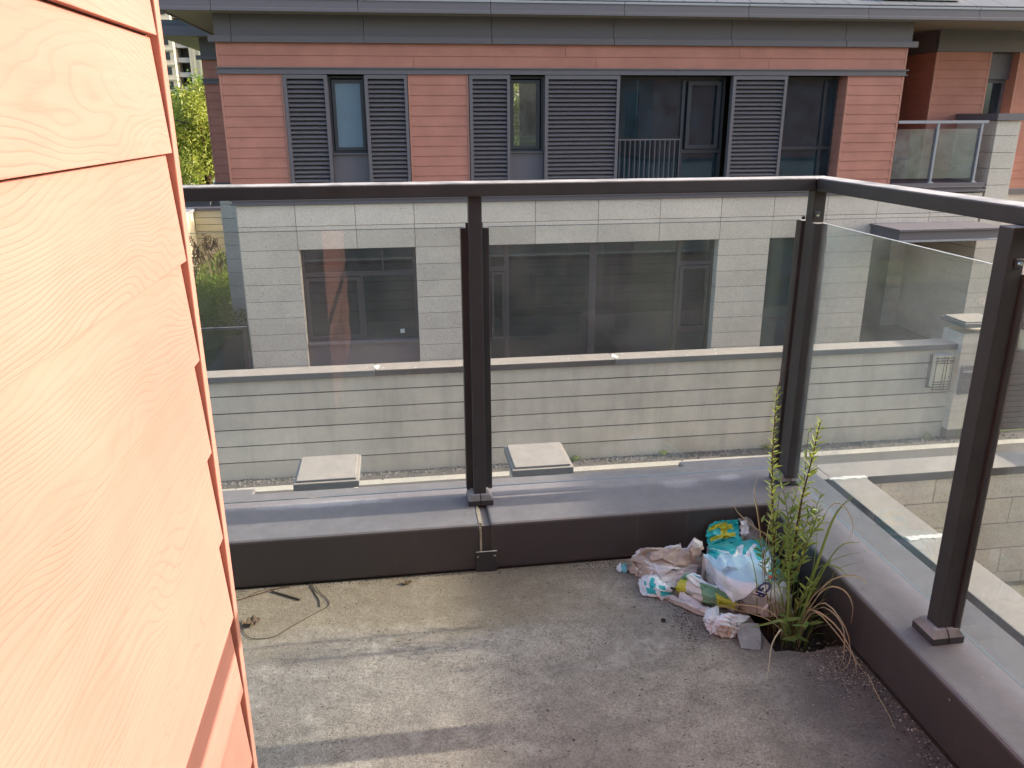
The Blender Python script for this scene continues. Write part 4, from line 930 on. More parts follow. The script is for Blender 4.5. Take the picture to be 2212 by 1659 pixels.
PW = m_paper('white_print', (0.76, 0.81, 0.84), 0.35, 0.5); PT = m_paper('teal_print', (0.02, 0.44, 0.46), 0.3, 0.5); PB = m_paper('pale_blue_print', (0.46, 0.68, 0.80), 0.32, 0.6, 0.06)
PY = m_paper('yellow_print', (0.55, 0.56, 0.05), 0.4, 0.5); PK = m_paper('kraft_liner', (0.46, 0.39, 0.33), 0.75, 0.2, 0.18); PG = m_paper('green_print', (0.16, 0.33, 0.20), 0.45, 0.4, 0.3)
PN = m_paper('navy_print', (0.025, 0.035, 0.16), 0.4, 0.5); PR = m_paper('red_print', (0.62, 0.06, 0.06), 0.4, 0.5); PC = m_paper('cream_print', (0.68, 0.69, 0.66), 0.45, 0.4); PX = m_paper('black_print', (0.02, 0.02, 0.025), 0.5, 0.4)
PGY = m_paper('grey_paper', (0.30, 0.30, 0.29), 0.7, 0.2, 0.2); PD = m_paper('dirty_white_paper', (0.66, 0.67, 0.675), 0.65, 0.2, 0.2); PTL = m_paper('teal_halftone', (0.16, 0.50, 0.56), 0.4, 0.4)
sk = thing('cement_sack', 'crumpled pale blue and teal printed sack bulging against the parapet corner', 'sack', (1.08, 2.15, FZ))
sack_rows = [[(0.975, 2.262, .02), (0.965, 2.150, .02), (0.994, 2.055, .02), (1.068, 2.010, .02), (1.16, 1.985, .015)],
 [(0.962, 2.235, .09), (0.955, 2.085, .105), (0.992, 2.005, .105), (1.055, 1.975, .095), (1.165, 2.02, .055)],
 [(0.978, 2.250, .095), (0.989, 2.125, .13), (1.025, 2.050, .135), (1.095, 2.046, .12), (1.19, 2.13, .065)],
 [(1.001, 2.299, .08), (1.039, 2.198, .12), (1.087, 2.149, .13), (1.152, 2.148, .11), (1.215, 2.216, .065)],
 [(1.015, 2.352, .065), (1.103, 2.325, .085), (1.170, 2.316, .085), (1.215, 2.300, .075), (1.235, 2.312, .05)]]
def sackcol(u, v):
    w1 = 0.04*math.sin(u*17)+0.03*math.sin(u*41)
    if v > 0.93+w1*0.4 and u < 0.75: return 1
    if v > 0.74+w1 and u < 0.62:
        if 0.28 < u < 0.36 and v < 0.93: return 0
        if abs((u-0.45)-(v-0.8)*0.6) < 0.035: return 0
        return 1
    if v > 0.66+w1 and u < 0.22: return 0 if (int(v*40) % 3) else 1
    if v > 0.42 and u < 0.14: return 1
    if u > 0.74 and v > 0.42: return 1 if (int(u*90)+int(v*70)) % 2 else 3
    if v < 0.30+0.18*(u-0.2): return 4 if (v < 0.05) else 0
    return 2
SK, SKS = sheet('sack_skin', sack_rows, [PW, PT, PB, PTL, PC], sackcol, 110, 90, 21, 0.0065, 0, sk, skirt=5, n=9, f1=8)
def glyphs(txt, o, du, dv, mat, parent, S, name, lift=0.0012):
    """flat print laid on the sheet surface; o = (u, v) origin, du / dv = uv steps per unit of text width / height"""
    cu = bpy.data.curves.new('txt', 'FONT'); cu.body = txt; cu.offset = 0.035; cu.resolution_u = 3
    ob = bpy.data.objects.new('txt', cu); C.objects.link(ob)
    dg = bpy.context.evaluated_depsgraph_get(); me = ob.evaluated_get(dg).to_mesh()
    bm = bmesh.new(); bm.from_mesh(me)
    for _ in range(2): bmesh.ops.subdivide_edges(bm, edges=[e for e in bm.edges if e.calc_length() > 0.14], cuts=2)
    bmesh.ops.triangulate(bm, faces=bm.faces)
    vs = []
    for v in bm.verts:
        u_, v_ = o[0]+v.co.x*du[0]+v.co.y*dv[0], o[1]+v.co.x*du[1]+v.co.y*dv[1]
        p, nn = S(min(max(u_, 0), 1), min(max(v_, 0), 1))
        if nn.z < 0 and abs(nn.z) > 0.2: nn = -nn
        if abs(nn.z) <= 0.2 and nn.y > 0: nn = -nn
        vs.append(p+nn*lift)
    fs = [tuple(v.index for v in f.verts) for f in bm.faces]
    bm.free(); bpy.data.objects.remove(ob)
    m = MB(); m.add(vs, fs); return m.build(name, mat, parent)
glyphs('GR', (0.68, 0.42), (-0.05, -0.155), (0.150, -0.030), PN, SK, SKS, 'print_letter')
glyphs('E', (0.52, 0.20), (-0.01, -0.13), (0.16, -0.01), PX, SK, SKS, 'print_letter')
def blob(cx, cy, ru, rv, k, mat, rot=0):
    vs = []; 
    for i in range(k):
        a = 6.283*i/k+rot; p, nn = SKS(min(cx+ru*math.cos(a), 1), min(cy+rv*math.sin(a), 1)); vs.append(p+(nn if nn.z > 0 else -nn)*0.0015)
    p, nn = SKS(cx, cy); vs.append(p+(nn if nn.z > 0 else -nn)*0.0015)
    m = MB(); m.add(vs, [(i, (i+1) % k, k) for i in range(k)]); return m.build('print_logo', mat, SK)
blob(0.76, 0.47, 0.026, 0.034, 5, PR); blob(0.835, 0.45, 0.045, 0.020, 8, PN, 0.3)
# standing torn mouth of the sack
flap_rows = [[(1.022, 2.352, .050), (1.06, 2.360, .055), (1.10, 2.352, .062), (1.145, 2.345, .068)],
             [(1.018, 2.374, .085), (1.06, 2.380, .09), (1.10, 2.376, .095), (1.14, 2.370, .10)],
             [(1.030, 2.382, .125), (1.06, 2.388, .133), (1.10, 2.386, .136), (1.137, 2.380, .138)]]
def flapcol(u, v):
    if 0.46 < u < 0.64 and 0.22 < v < 0.90: return 1
    if abs(v-(0.72+0.06*math.sin(u*5))) < 0.10 and 0.06 < u < 0.82: return 1
    if abs(v-(0.28+0.08*u)) < 0.09 and 0.12 < u < 0.86: return 1
    return 0
sheet('sack_mouth', flap_rows, [PT, PY], flapcol, 48, 40, 5, 0.004, 0.7, sk)
sheet('sack_mouth', [[(1.140, 2.350, .060), (1.18, 2.345, .065), (1.228, 2.34, .052)], [(1.142, 2.372, .10), (1.18, 2.374, .10), (1.215, 2.365, .085)], [(1.138, 2.382, .138), (1.17, 2.386, .142), (1.20, 2.38, .115)]],
      [PGY, PW], lambda u, v: 1 if (u < 0.4 and 0.3 < v < 0.85) else 0, 30, 26, 8, 0.005, 0.9, sk)
KR = [[(0.728, 2.31, 0.003), (0.752, 2.272, 0.003), (0.785, 2.215, 0.02), (0.815, 2.190, 0.02), (0.852, 2.209, 0.01)],
    [(0.736, 2.315, 0.03), (0.762, 2.275, 0.045), (0.803, 2.230, 0.05), (0.853, 2.225, 0.045), (0.911, 2.235, 0.03)],
    [(0.741, 2.325, 0.05), (0.778, 2.285, 0.075), (0.823, 2.253, 0.07), (0.873, 2.240, 0.07), (0.94, 2.255, 0.05)],
    [(0.751, 2.340, 0.06), (0.801, 2.300, 0.095), (0.847, 2.275, 0.10), (0.904, 2.266, 0.105), (0.961, 2.262, 0.085)],
    [(0.765, 2.362, 0.045), (0.817, 2.325, 0.08), (0.863, 2.305, 0.10), (0.912, 2.292, 0.115), (0.970, 2.292, 0.105)]]
kr = thing('paper_bag', 'torn brown lined paper bag lying crumpled left of the blue sack', 'paper bag', (0.85, 2.26, FZ))
sheet('bag_skin', KR, [PK, PD, PGY], lambda u, v: 1 if (v > 0.84+0.05*math.sin(u*20) or (v < 0.4 and u > 0.30+0.2*math.sin(v*9)) or (u < 0.1 and v > .5)) else (2 if 0.22 < u < 0.30 and 0.45 < v < 0.62 else 0), 80, 70, 14, 0.0085, 0.8, kr, n=9, f1=7)
sheet('bag_lining', [[(a[0]+.01, a[1]-.012, a[2]*0.55+.002) for a in r] for r in KR], [PD, PGY], lambda u, v: 0 if v < .7 else 1, 50, 40, 44, 0.008, 1.0, kr)
ts = thing('paper_scrap', 'white paper scrap with teal lettering at the front left of the pile', 'paper scrap', (0.78, 2.17, FZ), 'torn paper scraps in the pile')
o_, S_ = sheet('scrap_skin', [[(0.729, 2.165, 0.004), (0.762, 2.155, 0.004), (0.792, 2.145, 0.004), (0.816, 2.138, 0.004)],
    [(0.729, 2.208, 0.012), (0.753, 2.171, 0.025), (0.78, 2.140, 0.03), (0.826, 2.147, 0.015)],
    [(0.741, 2.248, 0.012), (0.761, 2.197, 0.04), (0.787, 2.167, 0.045), (0.822, 2.165, 0.03)],
    [(0.764, 2.28, 0.008), (0.794, 2.248, 0.03), (0.811, 2.209, 0.035), (0.830, 2.199, 0.02)]], [PW, PT],
    lambda u, v: 1 if ((abs(v-0.22-0.1*u) < 0.11 and u > 0.12 and int(u*9) % 4 != 1) or (abs(v-0.52) < 0.07 and 0.2 < u < 0.9 and int(u*11) % 3 != 0) or (abs(u-0.42) < 0.06 and 0.3 < v < 0.8)) else 0, 60, 44, 25, 0.005, 0.7, ts)
gs = thing('paper_scrap', 'green and yellow printed torn paper folded in front of the blue sack', 'paper scrap', (0.92, 2.1, FZ), 'torn paper scraps in the pile')
sheet('scrap_skin', [[(0.848, 2.167, 0.01), (0.869, 2.124, 0.01), (0.904, 2.086, 0.01), (0.948, 2.064, 0.01), (0.997, 2.035, 0.01)],
    [(0.836, 2.156, 0.04), (0.857, 2.110, 0.055), (0.891, 2.071, 0.06), (0.939, 2.047, 0.05), (0.995, 2.030, 0.03)],
    [(0.847, 2.165, 0.055), (0.866, 2.133, 0.08), (0.892, 2.100, 0.08), (0.94, 2.080, 0.065), (0.999, 2.046, 0.035)],
    [(0.88, 2.198, 0.05), (0.891, 2.171, 0.075), (0.92, 2.148, 0.07), (0.961, 2.116, 0.05), (1.001, 2.062, 0.025)]], [PG, PY, PC, PW, PT],
    lambda u, v: (1 if v < 0.62 else 0) if u < 0.24 else (2 if (u < 0.5 and v < 0.72) else (4 if (0.35 < u < 0.5 and 0.78 < v < 0.9) else (3 if v > 0.7 else (1 if (u > 0.72 and v < 0.5) else 0)))), 84, 50, 33, 0.006, 0.7, gs)
ws = thing('paper_scrap', 'crumpled dirty white paper lying nearest the camera in the pile', 'paper scrap', (0.93, 1.97, FZ), 'torn paper scraps in the pile')
sheet('scrap_skin', [[(0.870, 1.940, 0.004), (0.887, 1.928, 0.004), (0.905, 1.913, 0.004), (0.941, 1.910, 0.004)],
    [(0.866, 1.986, 0.015), (0.878, 1.946, 0.035), (0.916, 1.935, 0.035), (0.963, 1.945, 0.01)],
    [(0.881, 2.010, 0.025), (0.895, 1.970, 0.055), (0.932, 1.957, 0.055), (0.985, 1.959, 0.02)],
    [(0.900, 2.044, 0.01), (0.926, 2.010, 0.03), (0.964, 1.994, 0.03), (1.023, 1.989, 0.01)]], [PD, PK, PW], lambda u, v: 1 if (0.4 < u and v < 0.3 and u < .85) else (2 if v > .45 else 0), 64, 60, 51, 0.008, 1.0, ws, n=11, f1=9)
cs = thing('paper_scrap', 'long crumpled white strip between the teal lettered scrap and nearest paper', 'paper scrap', (0.86, 2.09, FZ), 'torn paper scraps in the pile')
sheet('scrap_skin', [[(0.800, 2.130, 0.004), (0.834, 2.089, 0.004), (0.859, 2.055, 0.004), (0.886, 2.028, 0.004), (0.915, 1.995, 0.004)],
    [(0.812, 2.138, 0.015), (0.840, 2.100, 0.025), (0.864, 2.070, 0.025), (0.893, 2.045, 0.02), (0.925, 2.01, 0.01)],
    [(0.830, 2.150, 0.01), (0.857, 2.115, 0.015), (0.878, 2.090, 0.02), (0.905, 2.070, 0.01), (0.94, 2.03, 0.01)]], [PD, PK], lambda u, v: 1 if v < .25 else 0, 60, 30, 61, 0.006, 1.0, cs)
st_ = thing('paper_scrap', 'flat dusty grey paper strip beside the planting hole', 'paper scrap', (0.99, 1.9, FZ), 'torn paper scraps in the pile')
sheet('scrap_skin', [[(0.937, 1.865, 0.003), (0.962, 1.857, 0.003), (0.990, 1.850, 0.003)], [(0.945, 1.916, 0.015), (0.98, 1.91, 0.018), (1.014, 1.906, 0.015)], [(0.954, 1.950, 0.02), (0.99, 1.95, 0.025), (1.026, 1.948, 0.02)]],
      [PGY], lambda u, v: 0, 24, 24, 71, 0.002, 0.2, st_)
bs = thing('paper_scrap', 'small faded teal scrap at the far left tip of the pile', 'paper scrap', (0.71, 2.34, FZ), 'torn paper scraps in the pile')
sheet('scrap_skin', [[(0.686, 2.329, 0.003), (0.710, 2.316, 0.003), (0.734, 2.310, 0.003)], [(0.692, 2.345, 0.006), (0.716, 2.343, 0.012), (0.744, 2.335, 0.012)], [(0.697, 2.359, 0.003), (0.723, 2.363, 0.008), (0.752, 2.352, 0.01)]],
      [PTL, PGY, PW], lambda u, v: 0 if .35 < u < .7 else (2 if u < .35 else 1), 26, 18, 77, 0.003, 1.0, bs)

# ------------------------------------------------------------------ plants growing out of the hole
def leaf_mesh(name, mat, w_=0.27):
    me = bpy.data.meshes.new(name)
    v = [(0, 0, 0), (-w_*0.5, 0.3, 0.03), (0, 0.3, -0.02), (w_*0.5, 0.3, 0.03), (-w_*0.42, 0.65, 0.02), (0, 0.65, -0.035), (w_*0.42, 0.65, 0.02), (0, 1, -0.06)]
    f = [(0, 2, 1), (0, 3, 2), (1, 2, 5, 4), (2, 3, 6, 5), (4, 5, 7), (5, 6, 7)]
    me.from_pydata(v, [], f); me.materials.append(mat); return me
LM = [leaf_mesh('leaf', M['leafy']), leaf_mesh('leaf', M['leafd'])]
def path_at(pts, t):
    n = len(pts)-1; f = min(max(t, 0), 0.9999)*n; i = int(f); f -= i
    a, b = Vector(pts[i]), Vector(pts[i+1]); return a.lerp(b, f), (b-a).normalized()
def add_leaf(parent, p, d, size, mi):
    o = bpy.data.objects.new('leaf', LM[mi]); C.objects.link(o); o.parent = parent
    L = parent.location.copy(); q = parent.parent
    while q: L += q.location; q = q.parent
    y = d.normalized(); x = y.cross(Vector((0, 0, 1))).normalized(); z = x.cross(y)
    m = Matrix((x, y, z)).transposed().to_4x4() @ Matrix.Rotation(random.uniform(-0.5, 0.5), 4, 'Y')
    m = Matrix.Translation(Vector((p.x, p.y, p.z+H))-L) @ m @ Matrix.Scale(size, 4)
    o.matrix_local = m
def stem(root, pts, r0, r1, mat, leaves, t0, sz0, sz1, mi, seed, spread=1.25):
    rr = random.Random(seed)
    n = len(pts); MB().tube(pts, [r0+(r1-r0)*i/(n-1) for i in range(n)], 6).build('stem', mat, root)
    for k in range(leaves):
        t = t0+(1-t0)*(k+rr.random()*0.7)/leaves
        p, d = path_at(pts, t); a = k*2.4+rr.uniform(-0.5, 0.5)
        side = Vector((math.cos(a), math.sin(a), 0)); dd = d*rr.uniform(0.5, 1.1)+side*spread*rr.uniform(0.6, 1.1)
        add_leaf(root, p, dd, (sz0+(sz1-sz0)*t)*rr.uniform(0.8, 1.5), mi(t) if callable(mi) else mi)
def curve_pts(P, n=9):
    V = [Vector(p) for p in P]; out = []
    for k in range(n+1):
        f = k/n*(len(V)-1); i = min(int(f), len(V)-2); f -= i
        g = lambda q: V[q] if 0 <= q < len(V) else (V[0]*2-V[1] if q < 0 else V[-1]*2-V[-2])
        out.append(tuple(cr(g(i-1), g(i), g(i+1), g(i+2), f)))
    return out
mi_f = lambda t: 0 if t > 0.25 else 1
wa = thing('willow_sapling', 'tallest leafy sapling with a bare twig tip in front of the corner railing post', 'sapling', (1.12, 2.03, -1.55))
stem(wa, curve_pts([(1.13, 2.03, -1.55), (1.115, 2.06, -1.3), (1.095, 2.08, -1.1), (1.08, 2.08, -0.92), (1.075, 2.08, -0.75)]), 0.004, 0.0012, M['bark'], 112, 0.2, 0.034, 0.017, mi_f, 1)
MB().tube([(1.075, 2.08, -0.75), (1.083, 2.08, -0.715), (1.10, 2.08, -0.69), (1.122, 2.08, -0.667)], [0.0012, 0.001, 0.0008, 0.0005], 5).build('twig_tip', M['bark'], wa)
rr = random.Random(77)
for k in range(7):
    a = rr.uniform(0, 6.28); b = Vector((1.105+0.02*math.cos(a), 2.05+0.03*math.sin(a), -1.42+0.03*k))
    e = b+Vector((math.cos(a)*rr.uniform(0.02, 0.06)-0.015, math.sin(a)*0.05-0.01, rr.uniform(0.14, 0.30)))
    stem(wa, curve_pts([tuple(b), tuple(b.lerp(e, 0.5)+Vector((0, 0, 0.01))), tuple(e)], 5), 0.002, 0.0008, M['stem'], 18, 0.1, 0.032, 0.024, 1 if k % 3 else 0, 100+k)
wb = thing('willow_sapling', 'leaning leafy sapling right of the tallest one, ending in a dense yellow green tip', 'sapling', (1.14, 1.98, -1.55))
stem(wb, curve_pts([(1.13, 1.98, -1.55), (1.135, 1.99, -1.3), (1.145, 2.0, -1.1), (1.163, 2.0, -0.95), (1.175, 2.0, -0.83)]), 0.004, 0.0016, M['bark'], 105, 0.18, 0.036, 0.022, mi_f, 2)
for k in range(8):
    a = rr.uniform(0, 6.28); b = Vector((1.14+0.02*math.cos(a), 1.985+0.03*math.sin(a), -1.43+0.035*k))
    e = b+Vector((math.cos(a)*rr.uniform(0.02, 0.07)+0.01, math.sin(a)*0.06, rr.uniform(0.12, 0.26)))
    stem(wb, curve_pts([tuple(b), tuple(b.lerp(e, 0.5)+Vector((0, 0, 0.01))), tuple(e)], 5), 0.002, 0.0008, M['stem'], 18, 0.1, 0.034, 0.024, 1 if k % 3 else 0, 200+k)
wc = thing('thin_shoot', 'thin nearly bare shoot with brown curled leaves between the two saplings and the parapet', 'sapling', (1.17, 2.02, -1.55))
stem(wc, curve_pts([(1.16, 2.02, -1.55), (1.165, 2.03, -1.3), (1.165, 2.03, -1.05), (1.16, 2.03, -0.87)]), 0.002, 0.0007, M['bark'], 30, 0.15, 0.03, 0.02, 1, 5)
wd = thing('thin_shoot', 'two wiry upright stalks in front of the blue sack', 'sapling', (1.03, 1.97, FZ))
for P in ([(1.075, 1.93, -1.50), (1.045, 1.97, -1.33), (1.035, 2.0, -1.17), (1.01, 2.03, -1.06)], [(1.09, 1.91, -1.50), (1.06, 1.92, -1.38), (1.05, 1.95, -1.24), (1.02, 1.97, -1.16)], [(1.06, 1.95, -1.5), (1.065, 1.97, -1.3), (1.07, 1.99, -1.15), (1.075, 2.0, -1.05)]):
    stem(wd, curve_pts(P), 0.0015, 0.0006, M['bark'], 5, 0.3, 0.03, 0.02, 1, 9)
# grass
def blade(parent, P, wd_, mat, twist=0.0, n=10):
    pts = [Vector(p) for p in curve_pts(P, n)]; vs = []; fs = []
    for i, p in enumerate(pts):
        t = i/n; d = (pts[min(i+1, n)]-pts[max(i-1, 0)]).normalized()
        s = d.cross(Vector((0.2, -1, 0.35))).normalized(); s = Matrix.Rotation(twist*t, 3, d) @ s
        ww = wd_*0.5*(min(1.0, 0.5+2*t))*(1-t**3)+0.0002; up = s.cross(d)*ww*0.35
        vs += [p-s*ww, p-up, p+s*ww]
        if i: k = 3*i; fs += [(k-3, k-2, k+1, k), (k-2, k-1, k+2, k+1)]
    m = MB(); m.add(vs, fs); return m.build('blade', M[mat], parent)
gt = thing('grass_tuft', 'green and dry grass tuft growing out of the hole in the balcony corner', 'grass tuft', (1.13, 1.93, -1.55))
rr = random.Random(4)
for k in range(52):
    a = rr.uniform(0, 6.28); b = Vector((1.13+0.05*math.cos(a)*rr.random(), 1.94+0.07*math.sin(a)*rr.random(), -1.55))
    h_ = rr.uniform(0.12, 0.27); r_ = rr.uniform(0.02, 0.11); dry = rr.random() < 0.45
    e = b+Vector((math.cos(a)*r_, math.sin(a)*r_, h_)); m_ = b.lerp(e, 0.5)+Vector((-math.cos(a)*r_*0.25, -math.sin(a)*r_*0.25, 0.03))
    e.x = min(e.x, 1.245)
    blade(gt, [tuple(b), tuple(m_), tuple(e)], rr.uniform(0.0015, 0.0035), 'straw' if dry else 'grass', rr.uniform(-1, 1), 6)
G = [([(1.14, 1.95, -1.5), (1.20, 1.95, -1.33), (1.262, 1.96, -1.22), (1.315, 1.93, -1.19)], 0.009, 'grass'),
     ([(1.16, 1.96, -1.5), (1.21, 1.97, -1.25), (1.25, 1.98, -1.12), (1.30, 1.98, -1.06)], 0.010, 'grass'),
     ([(1.12, 1.90, -1.5), (1.06, 1.86, -1.39), (1.0, 1.85, -1.385), (0.955, 1.87, -1.41)], 0.010, 'grass'),
     ([(1.11, 1.88, -1.5), (1.10, 1.84, -1.36), (1.13, 1.84, -1.24), (1.17, 1.85, -1.18)], 0.011, 'grass'),
     ([(1.08, 1.89, -1.5), (1.06, 1.85, -1.36), (1.05, 1.85, -1.24), (1.045, 1.86, -1.18)], 0.008, 'grass'),
     ([(1.13, 1.92, -1.45), (1.14, 1.88, -1.25), (1.18, 1.85, -1.21), (1.225, 1.83, -1.24)], 0.009, 'grass'),
     ([(1.16, 1.93, -1.5), (1.22, 1.92, -1.33), (1.24, 1.92, -1.27), (1.33, 1.93, -1.255)], 0.003, 'grass'),
     ([(1.16, 1.95, -1.5), (1.22, 1.96, -1.3), (1.26, 1.95, -1.25), (1.345, 1.95, -1.235)], 0.003, 'grass'),
     ([(1.18, 1.97, -1.5), (1.20, 1.98, -1.30), (1.205, 1.99, -1.18), (1.21, 2.0, -1.08)], 0.007, 'grass'),
     ([(1.04, 1.99, -1.45), (1.02, 1.98, -1.32), (0.99, 1.99, -1.22), (0.945, 2.0, -1.15)], 0.006, 'grass'),
     ([(1.12, 1.9, -1.48), (1.17, 1.87, -1.36), (1.20, 1.80, -1.37), (1.19, 1.755, -1.43), (1.181, 1.746, -1.468)], 0.005, 'straw'),
     ([(1.11, 1.9, -1.48), (1.12, 1.85, -1.35), (1.17, 1.79, -1.36), (1.20, 1.73, -1.42), (1.203, 1.70, -1.47)], 0.006, 'straw'),
     ([(1.12, 1.9, -1.48), (1.16, 1.85, -1.33), (1.20, 1.78, -1.37), (1.195, 1.73, -1.44), (1.156, 1.717, -1.47)], 0.005, 'straw'),
     ([(1.13, 1.9, -1.48), (1.14, 1.85, -1.36), (1.18, 1.80, -1.39), (1.205, 1.74, -1.43), (1.225, 1.67, -1.471)], 0.005, 'straw'),
     ([(1.12, 1.9, -1.45), (1.16, 1.85, -1.29), (1.20, 1.82, -1.27), (1.225, 1.80, -1.31), (1.222, 1.79, -1.37)], 0.006, 'straw'),
     ([(1.15, 1.9, -1.4), (1.18, 1.86, -1.27), (1.235, 1.83, -1.235), (1.262, 1.81, -1.25), (1.235, 1.80, -1.27)], 0.006, 'straw'),
     ([(1.06, 1.87, -1.46), (1.03, 1.82, -1.385), (0.985, 1.78, -1.40), (0.955, 1.73, -1.44), (0.942, 1.711, -1.472)], 0.005, 'straw'),
     ([(1.09, 1.89, -1.45), (1.03, 1.89, -1.375), (0.96, 1.93, -1.37), (0.89, 1.97, -1.40), (0.86, 1.985, -1.41)], 0.004, 'straw'),
     ([(1.09, 1.88, -1.46), (1.02, 1.87, -1.39), (0.97, 1.90, -1.38), (0.90, 1.96, -1.385), (0.875, 2.02, -1.39)], 0.004, 'straw'),
     ([(1.20, 2.0, -1.2), (1.23, 1.98, -1.09), (1.265, 1.96, -1.09), (1.285, 1.94, -1.15), (1.255, 1.93, -1.22)], 0.005, 'straw'),
     ([(1.06, 2.0, -1.4), (1.05, 2.02, -1.25), (1.035, 2.04, -1.14), (1.02, 2.05, -1.06), (1.03, 2.05, -1.0)], 0.006, 'straw'),
     ([(1.07, 2.0, -1.4), (1.07, 2.02, -1.22), (1.03, 2.04, -1.18), (0.985, 2.08, -1.14), (0.975, 2.09, -1.10)], 0.004, 'straw'),
     ([(1.06, 1.99, -1.4), (1.06, 2.02, -1.22), (1.075, 2.03, -1.12), (1.09, 2.04, -1.06)], 0.005, 'straw')]
for P, w2, m2 in G: blade(gt, P, w2*(0.7 if m2 == 'straw' else 0.85), m2, rr.uniform(-1.5, 1.5), 14)
# little soft weed leaves
for k in range(10):
    add_leaf(gt, Vector((1.09+rr.uniform(-.03, .06), 1.87+rr.uniform(-.02, .05), -1.47+rr.uniform(0, .08))), Vector((rr.uniform(-1, 1), rr.uniform(-1, .2), rr.uniform(-.1, .5))), 0.05, 1)
hs = MB(); rr = random.Random(6)
NN = 16
for j in range(NN+1):
    for i in range(NN+1):
        x = 1.032+0.222*i/NN; y = 1.835+0.568*j/NN
        hs.v.append((x, y, FZ-0.055+0.02*mn.noise(Vector((x*30, y*30, 1)))+0.012*mn.noise(Vector((x*90, y*90, 5)))-0.03*abs(x-1.14)/0.11))
for j in range(NN):
    for i in range(NN): a = j*(NN+1)+i; hs.f.append((a, a+1, a+NN+2, a+NN+1)); hs.mi.append(0)
hs.build('soil', M['soil'], None, kind='structure')
# litter: chips, husks and grit along the kerb and round the pile
lt = MB()
def chip(x, y, s, mi, z=FZ):
    a = rr.uniform(0, 6.28); c_, s_ = math.cos(a), math.sin(a); q = rr.uniform(0.35, 1); hh = rr.uniform(0.15, 0.6)*s
    P = [(-s, -s*q), (s, -s*q*0.7), (s*0.8, s*q), (-s*0.7, s*q*0.8)]
    lt.add([(x+p*c_-r*s_, y+p*s_+r*c_, z+0.0006+(hh*0.3 if i % 2 else 0)) for i, (p, r) in enumerate(P)]+[(x, y, z+hh+0.001)], [(0, 1, 4), (1, 2, 4), (2, 3, 4), (3, 0, 4)], mi)
for k in range(900):
    y = rr.uniform(0.6, 1.83); x = 1.254-abs(rr.gauss(0, 0.035)); chip(x, y, rr.uniform(0.001, 0.0038), rr.choice((0, 1, 2, 2)))
for k in range(500):
    chip(rr.gauss(1.17, 0.05), rr.gauss(1.74, 0.06), rr.uniform(0.0008, 0.0028), rr.choice((0, 1, 1, 2))) if True else None
for k in range(700):
    x = rr.uniform(-0.6, 1.0); chip(x, 2.402-abs(rr.gauss(0, 0.012)), rr.uniform(0.0008, 0.0025), rr.choice((0, 2, 2)))
for k in range(500): chip(rr.gauss(0.66, 0.06), 2.39-abs(rr.gauss(0, 0.02)), rr.uniform(0.001, 0.003), rr.choice((0, 1, 2)))
for k in range(400): chip(rr.gauss(0.83, 0.04), rr.gauss(1.99, 0.05), rr.uniform(0.001, 0.0025), 2)
for k in range(500): chip(rr.uniform(-0.4, 1.2), rr.uniform(0.9, 2.38), rr.uniform(0.0006, 0.0022), rr.choice((0, 1, 1, 2)))
lt.v = [(min(v[0], 1.2545), min(v[1], 2.404), v[2]) for v in lt.v]
lt.build('litter', [M['dust'], m_plain('pale_chip', (0.52, 0.46, 0.36), 0.9), m_plain('dark_chip', (0.05, 0.042, 0.035), 0.9)], None, kind='stuff', label='dark and pale grit and husks scattered over the floor edges', category='litter')
# small singles on the floor
def dead_leaf(label, x, y, s, rot, seed):
    q = random.Random(seed); m = MB(); n = 7; vs = []
    for i in range(n+1):
        for j in (-1, 0, 1):
            t = i/n; ww = s*0.35*math.sin(math.pi*min(1, t*0.9+0.08))*(1+q.uniform(-.3, .3))
            px, py = (t-0.5)*s, j*ww; c_, s_ = math.cos(rot), math.sin(rot)
            vs.append((x+px*c_-py*s_, y+px*s_+py*c_, FZ+0.003+abs(j)*s*0.15*q.uniform(0.4, 1.4)+q.uniform(0, 0.1)*s))
    fs = [(i*3+j, i*3+j+1, i*3+j+4, i*3+j+3) for i in range(n) for j in (0, 1)]
    m.add(vs, fs); o = m.build('dead_leaf', M['deadleaf'], None); md = o.modifiers.new('t', 'SOLIDIFY'); md.thickness = 0.0008
    o['label'] = label; o['category'] = 'leaf'; return o
dead_leaf('curled brown dead leaf on the floor at the foot of the board wall', -0.50, 2.20, 0.055, 0.4, 3)
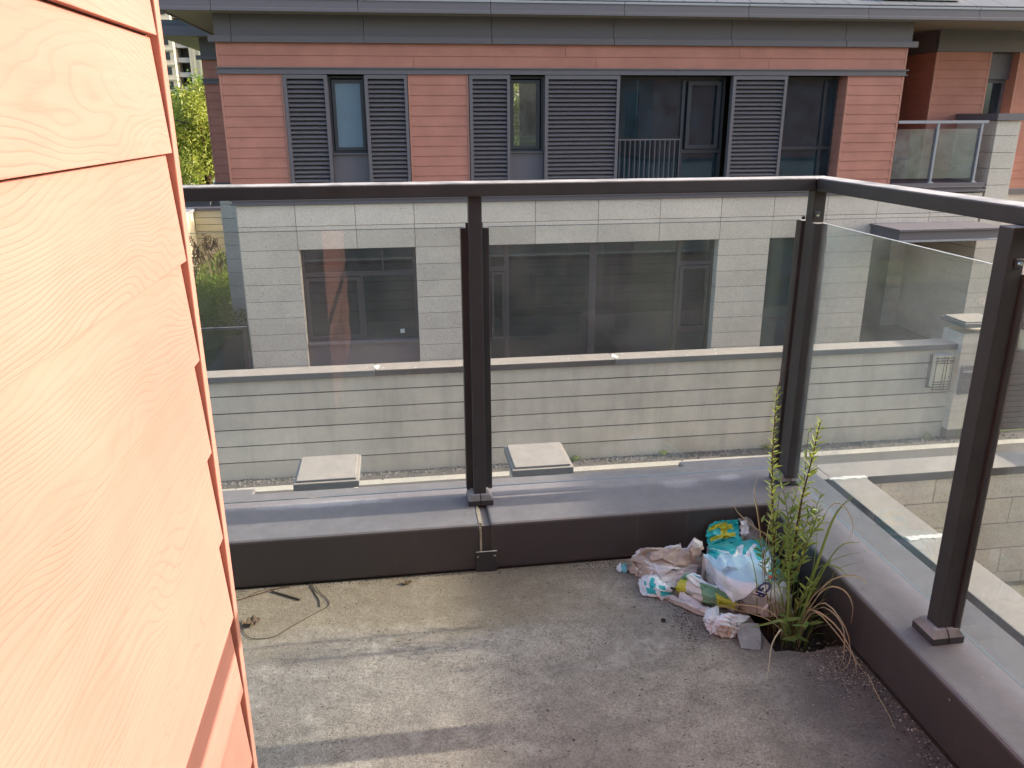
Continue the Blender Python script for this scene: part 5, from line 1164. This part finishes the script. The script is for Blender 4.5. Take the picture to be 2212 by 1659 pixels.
dead_leaf('small pale dead leaf near the parapet left of the patch plate', -0.02, 2.355, 0.03, 0.2, 4)
def single(name, label, cat, mb, mat):
    o = mb.build(name, mat, None); o['label'] = label; o['category'] = cat; return o
single('stick', 'short straight brown stick lying on the floor at left', 'stick', MB().tube([(-0.463, 2.374, FZ+0.0035), (-0.366, 2.310, FZ+0.0035)], [0.0028, 0.0032], 6), M['wire'])
single('wire', 'thin looping wire across the floor at left below the stick', 'wire', MB().tube(curve_pts([(-0.330, 2.402, FZ+.004), (-0.31, 2.35, FZ+.003), (-0.278, 2.30, FZ+.002), (-0.274, 2.262, FZ+.002), (-0.32, 2.22, FZ+.002), (-0.375, 2.17, FZ+.002), (-0.42, 2.125, FZ+.002), (-0.47, 2.12, FZ+.002), (-0.50, 2.135, FZ+.003), (-0.53, 2.19, FZ+.002)], 40), 0.0011, 5), M['wire'])
single('wire', 'short doubled wire end running out beside the longer loop of wire', 'wire', MB().tube(curve_pts([(-0.340, 2.402, FZ+.003), (-0.325, 2.35, FZ+.002), (-0.305, 2.30, FZ+.002), (-0.300, 2.262, FZ+.002)], 14), 0.0016, 5), M['wire'])
single('twig', 'dry twig against the parapet foot beside the board wall', 'twig', MB().tube(curve_pts([(-0.40, 2.398, FZ+.004), (-0.45, 2.385, FZ+.004), (-0.50, 2.365, FZ+.003), (-0.57, 2.335, FZ+.003)], 12), 0.0014, 5).tube([(-0.45, 2.385, FZ+.004), (-0.50, 2.38, FZ+.006), (-0.53, 2.36, FZ+.003)], 0.0011, 5), M['bark'])
single('twig', 'pale stalk lying along the foot of the right parapet', 'twig', MB().tube(curve_pts([(1.235, 1.70, FZ+.006), (1.215, 1.62, FZ+.004), (1.205, 1.56, FZ+.003), (1.19, 1.50, FZ+.003)], 10), [0.0018-0.0001*i for i in range(11)], 5), M['straw'])
single('pebble', 'black pebble alone on the concrete left of the paper pile', 'pebble', lathe(MB(), 0.756, 2.03, [(0.001, FZ), (0.007, FZ+0.001), (0.008, FZ+0.005), (0.004, FZ+0.009), (0.0005, FZ+0.0095)], 7), M['soil'])
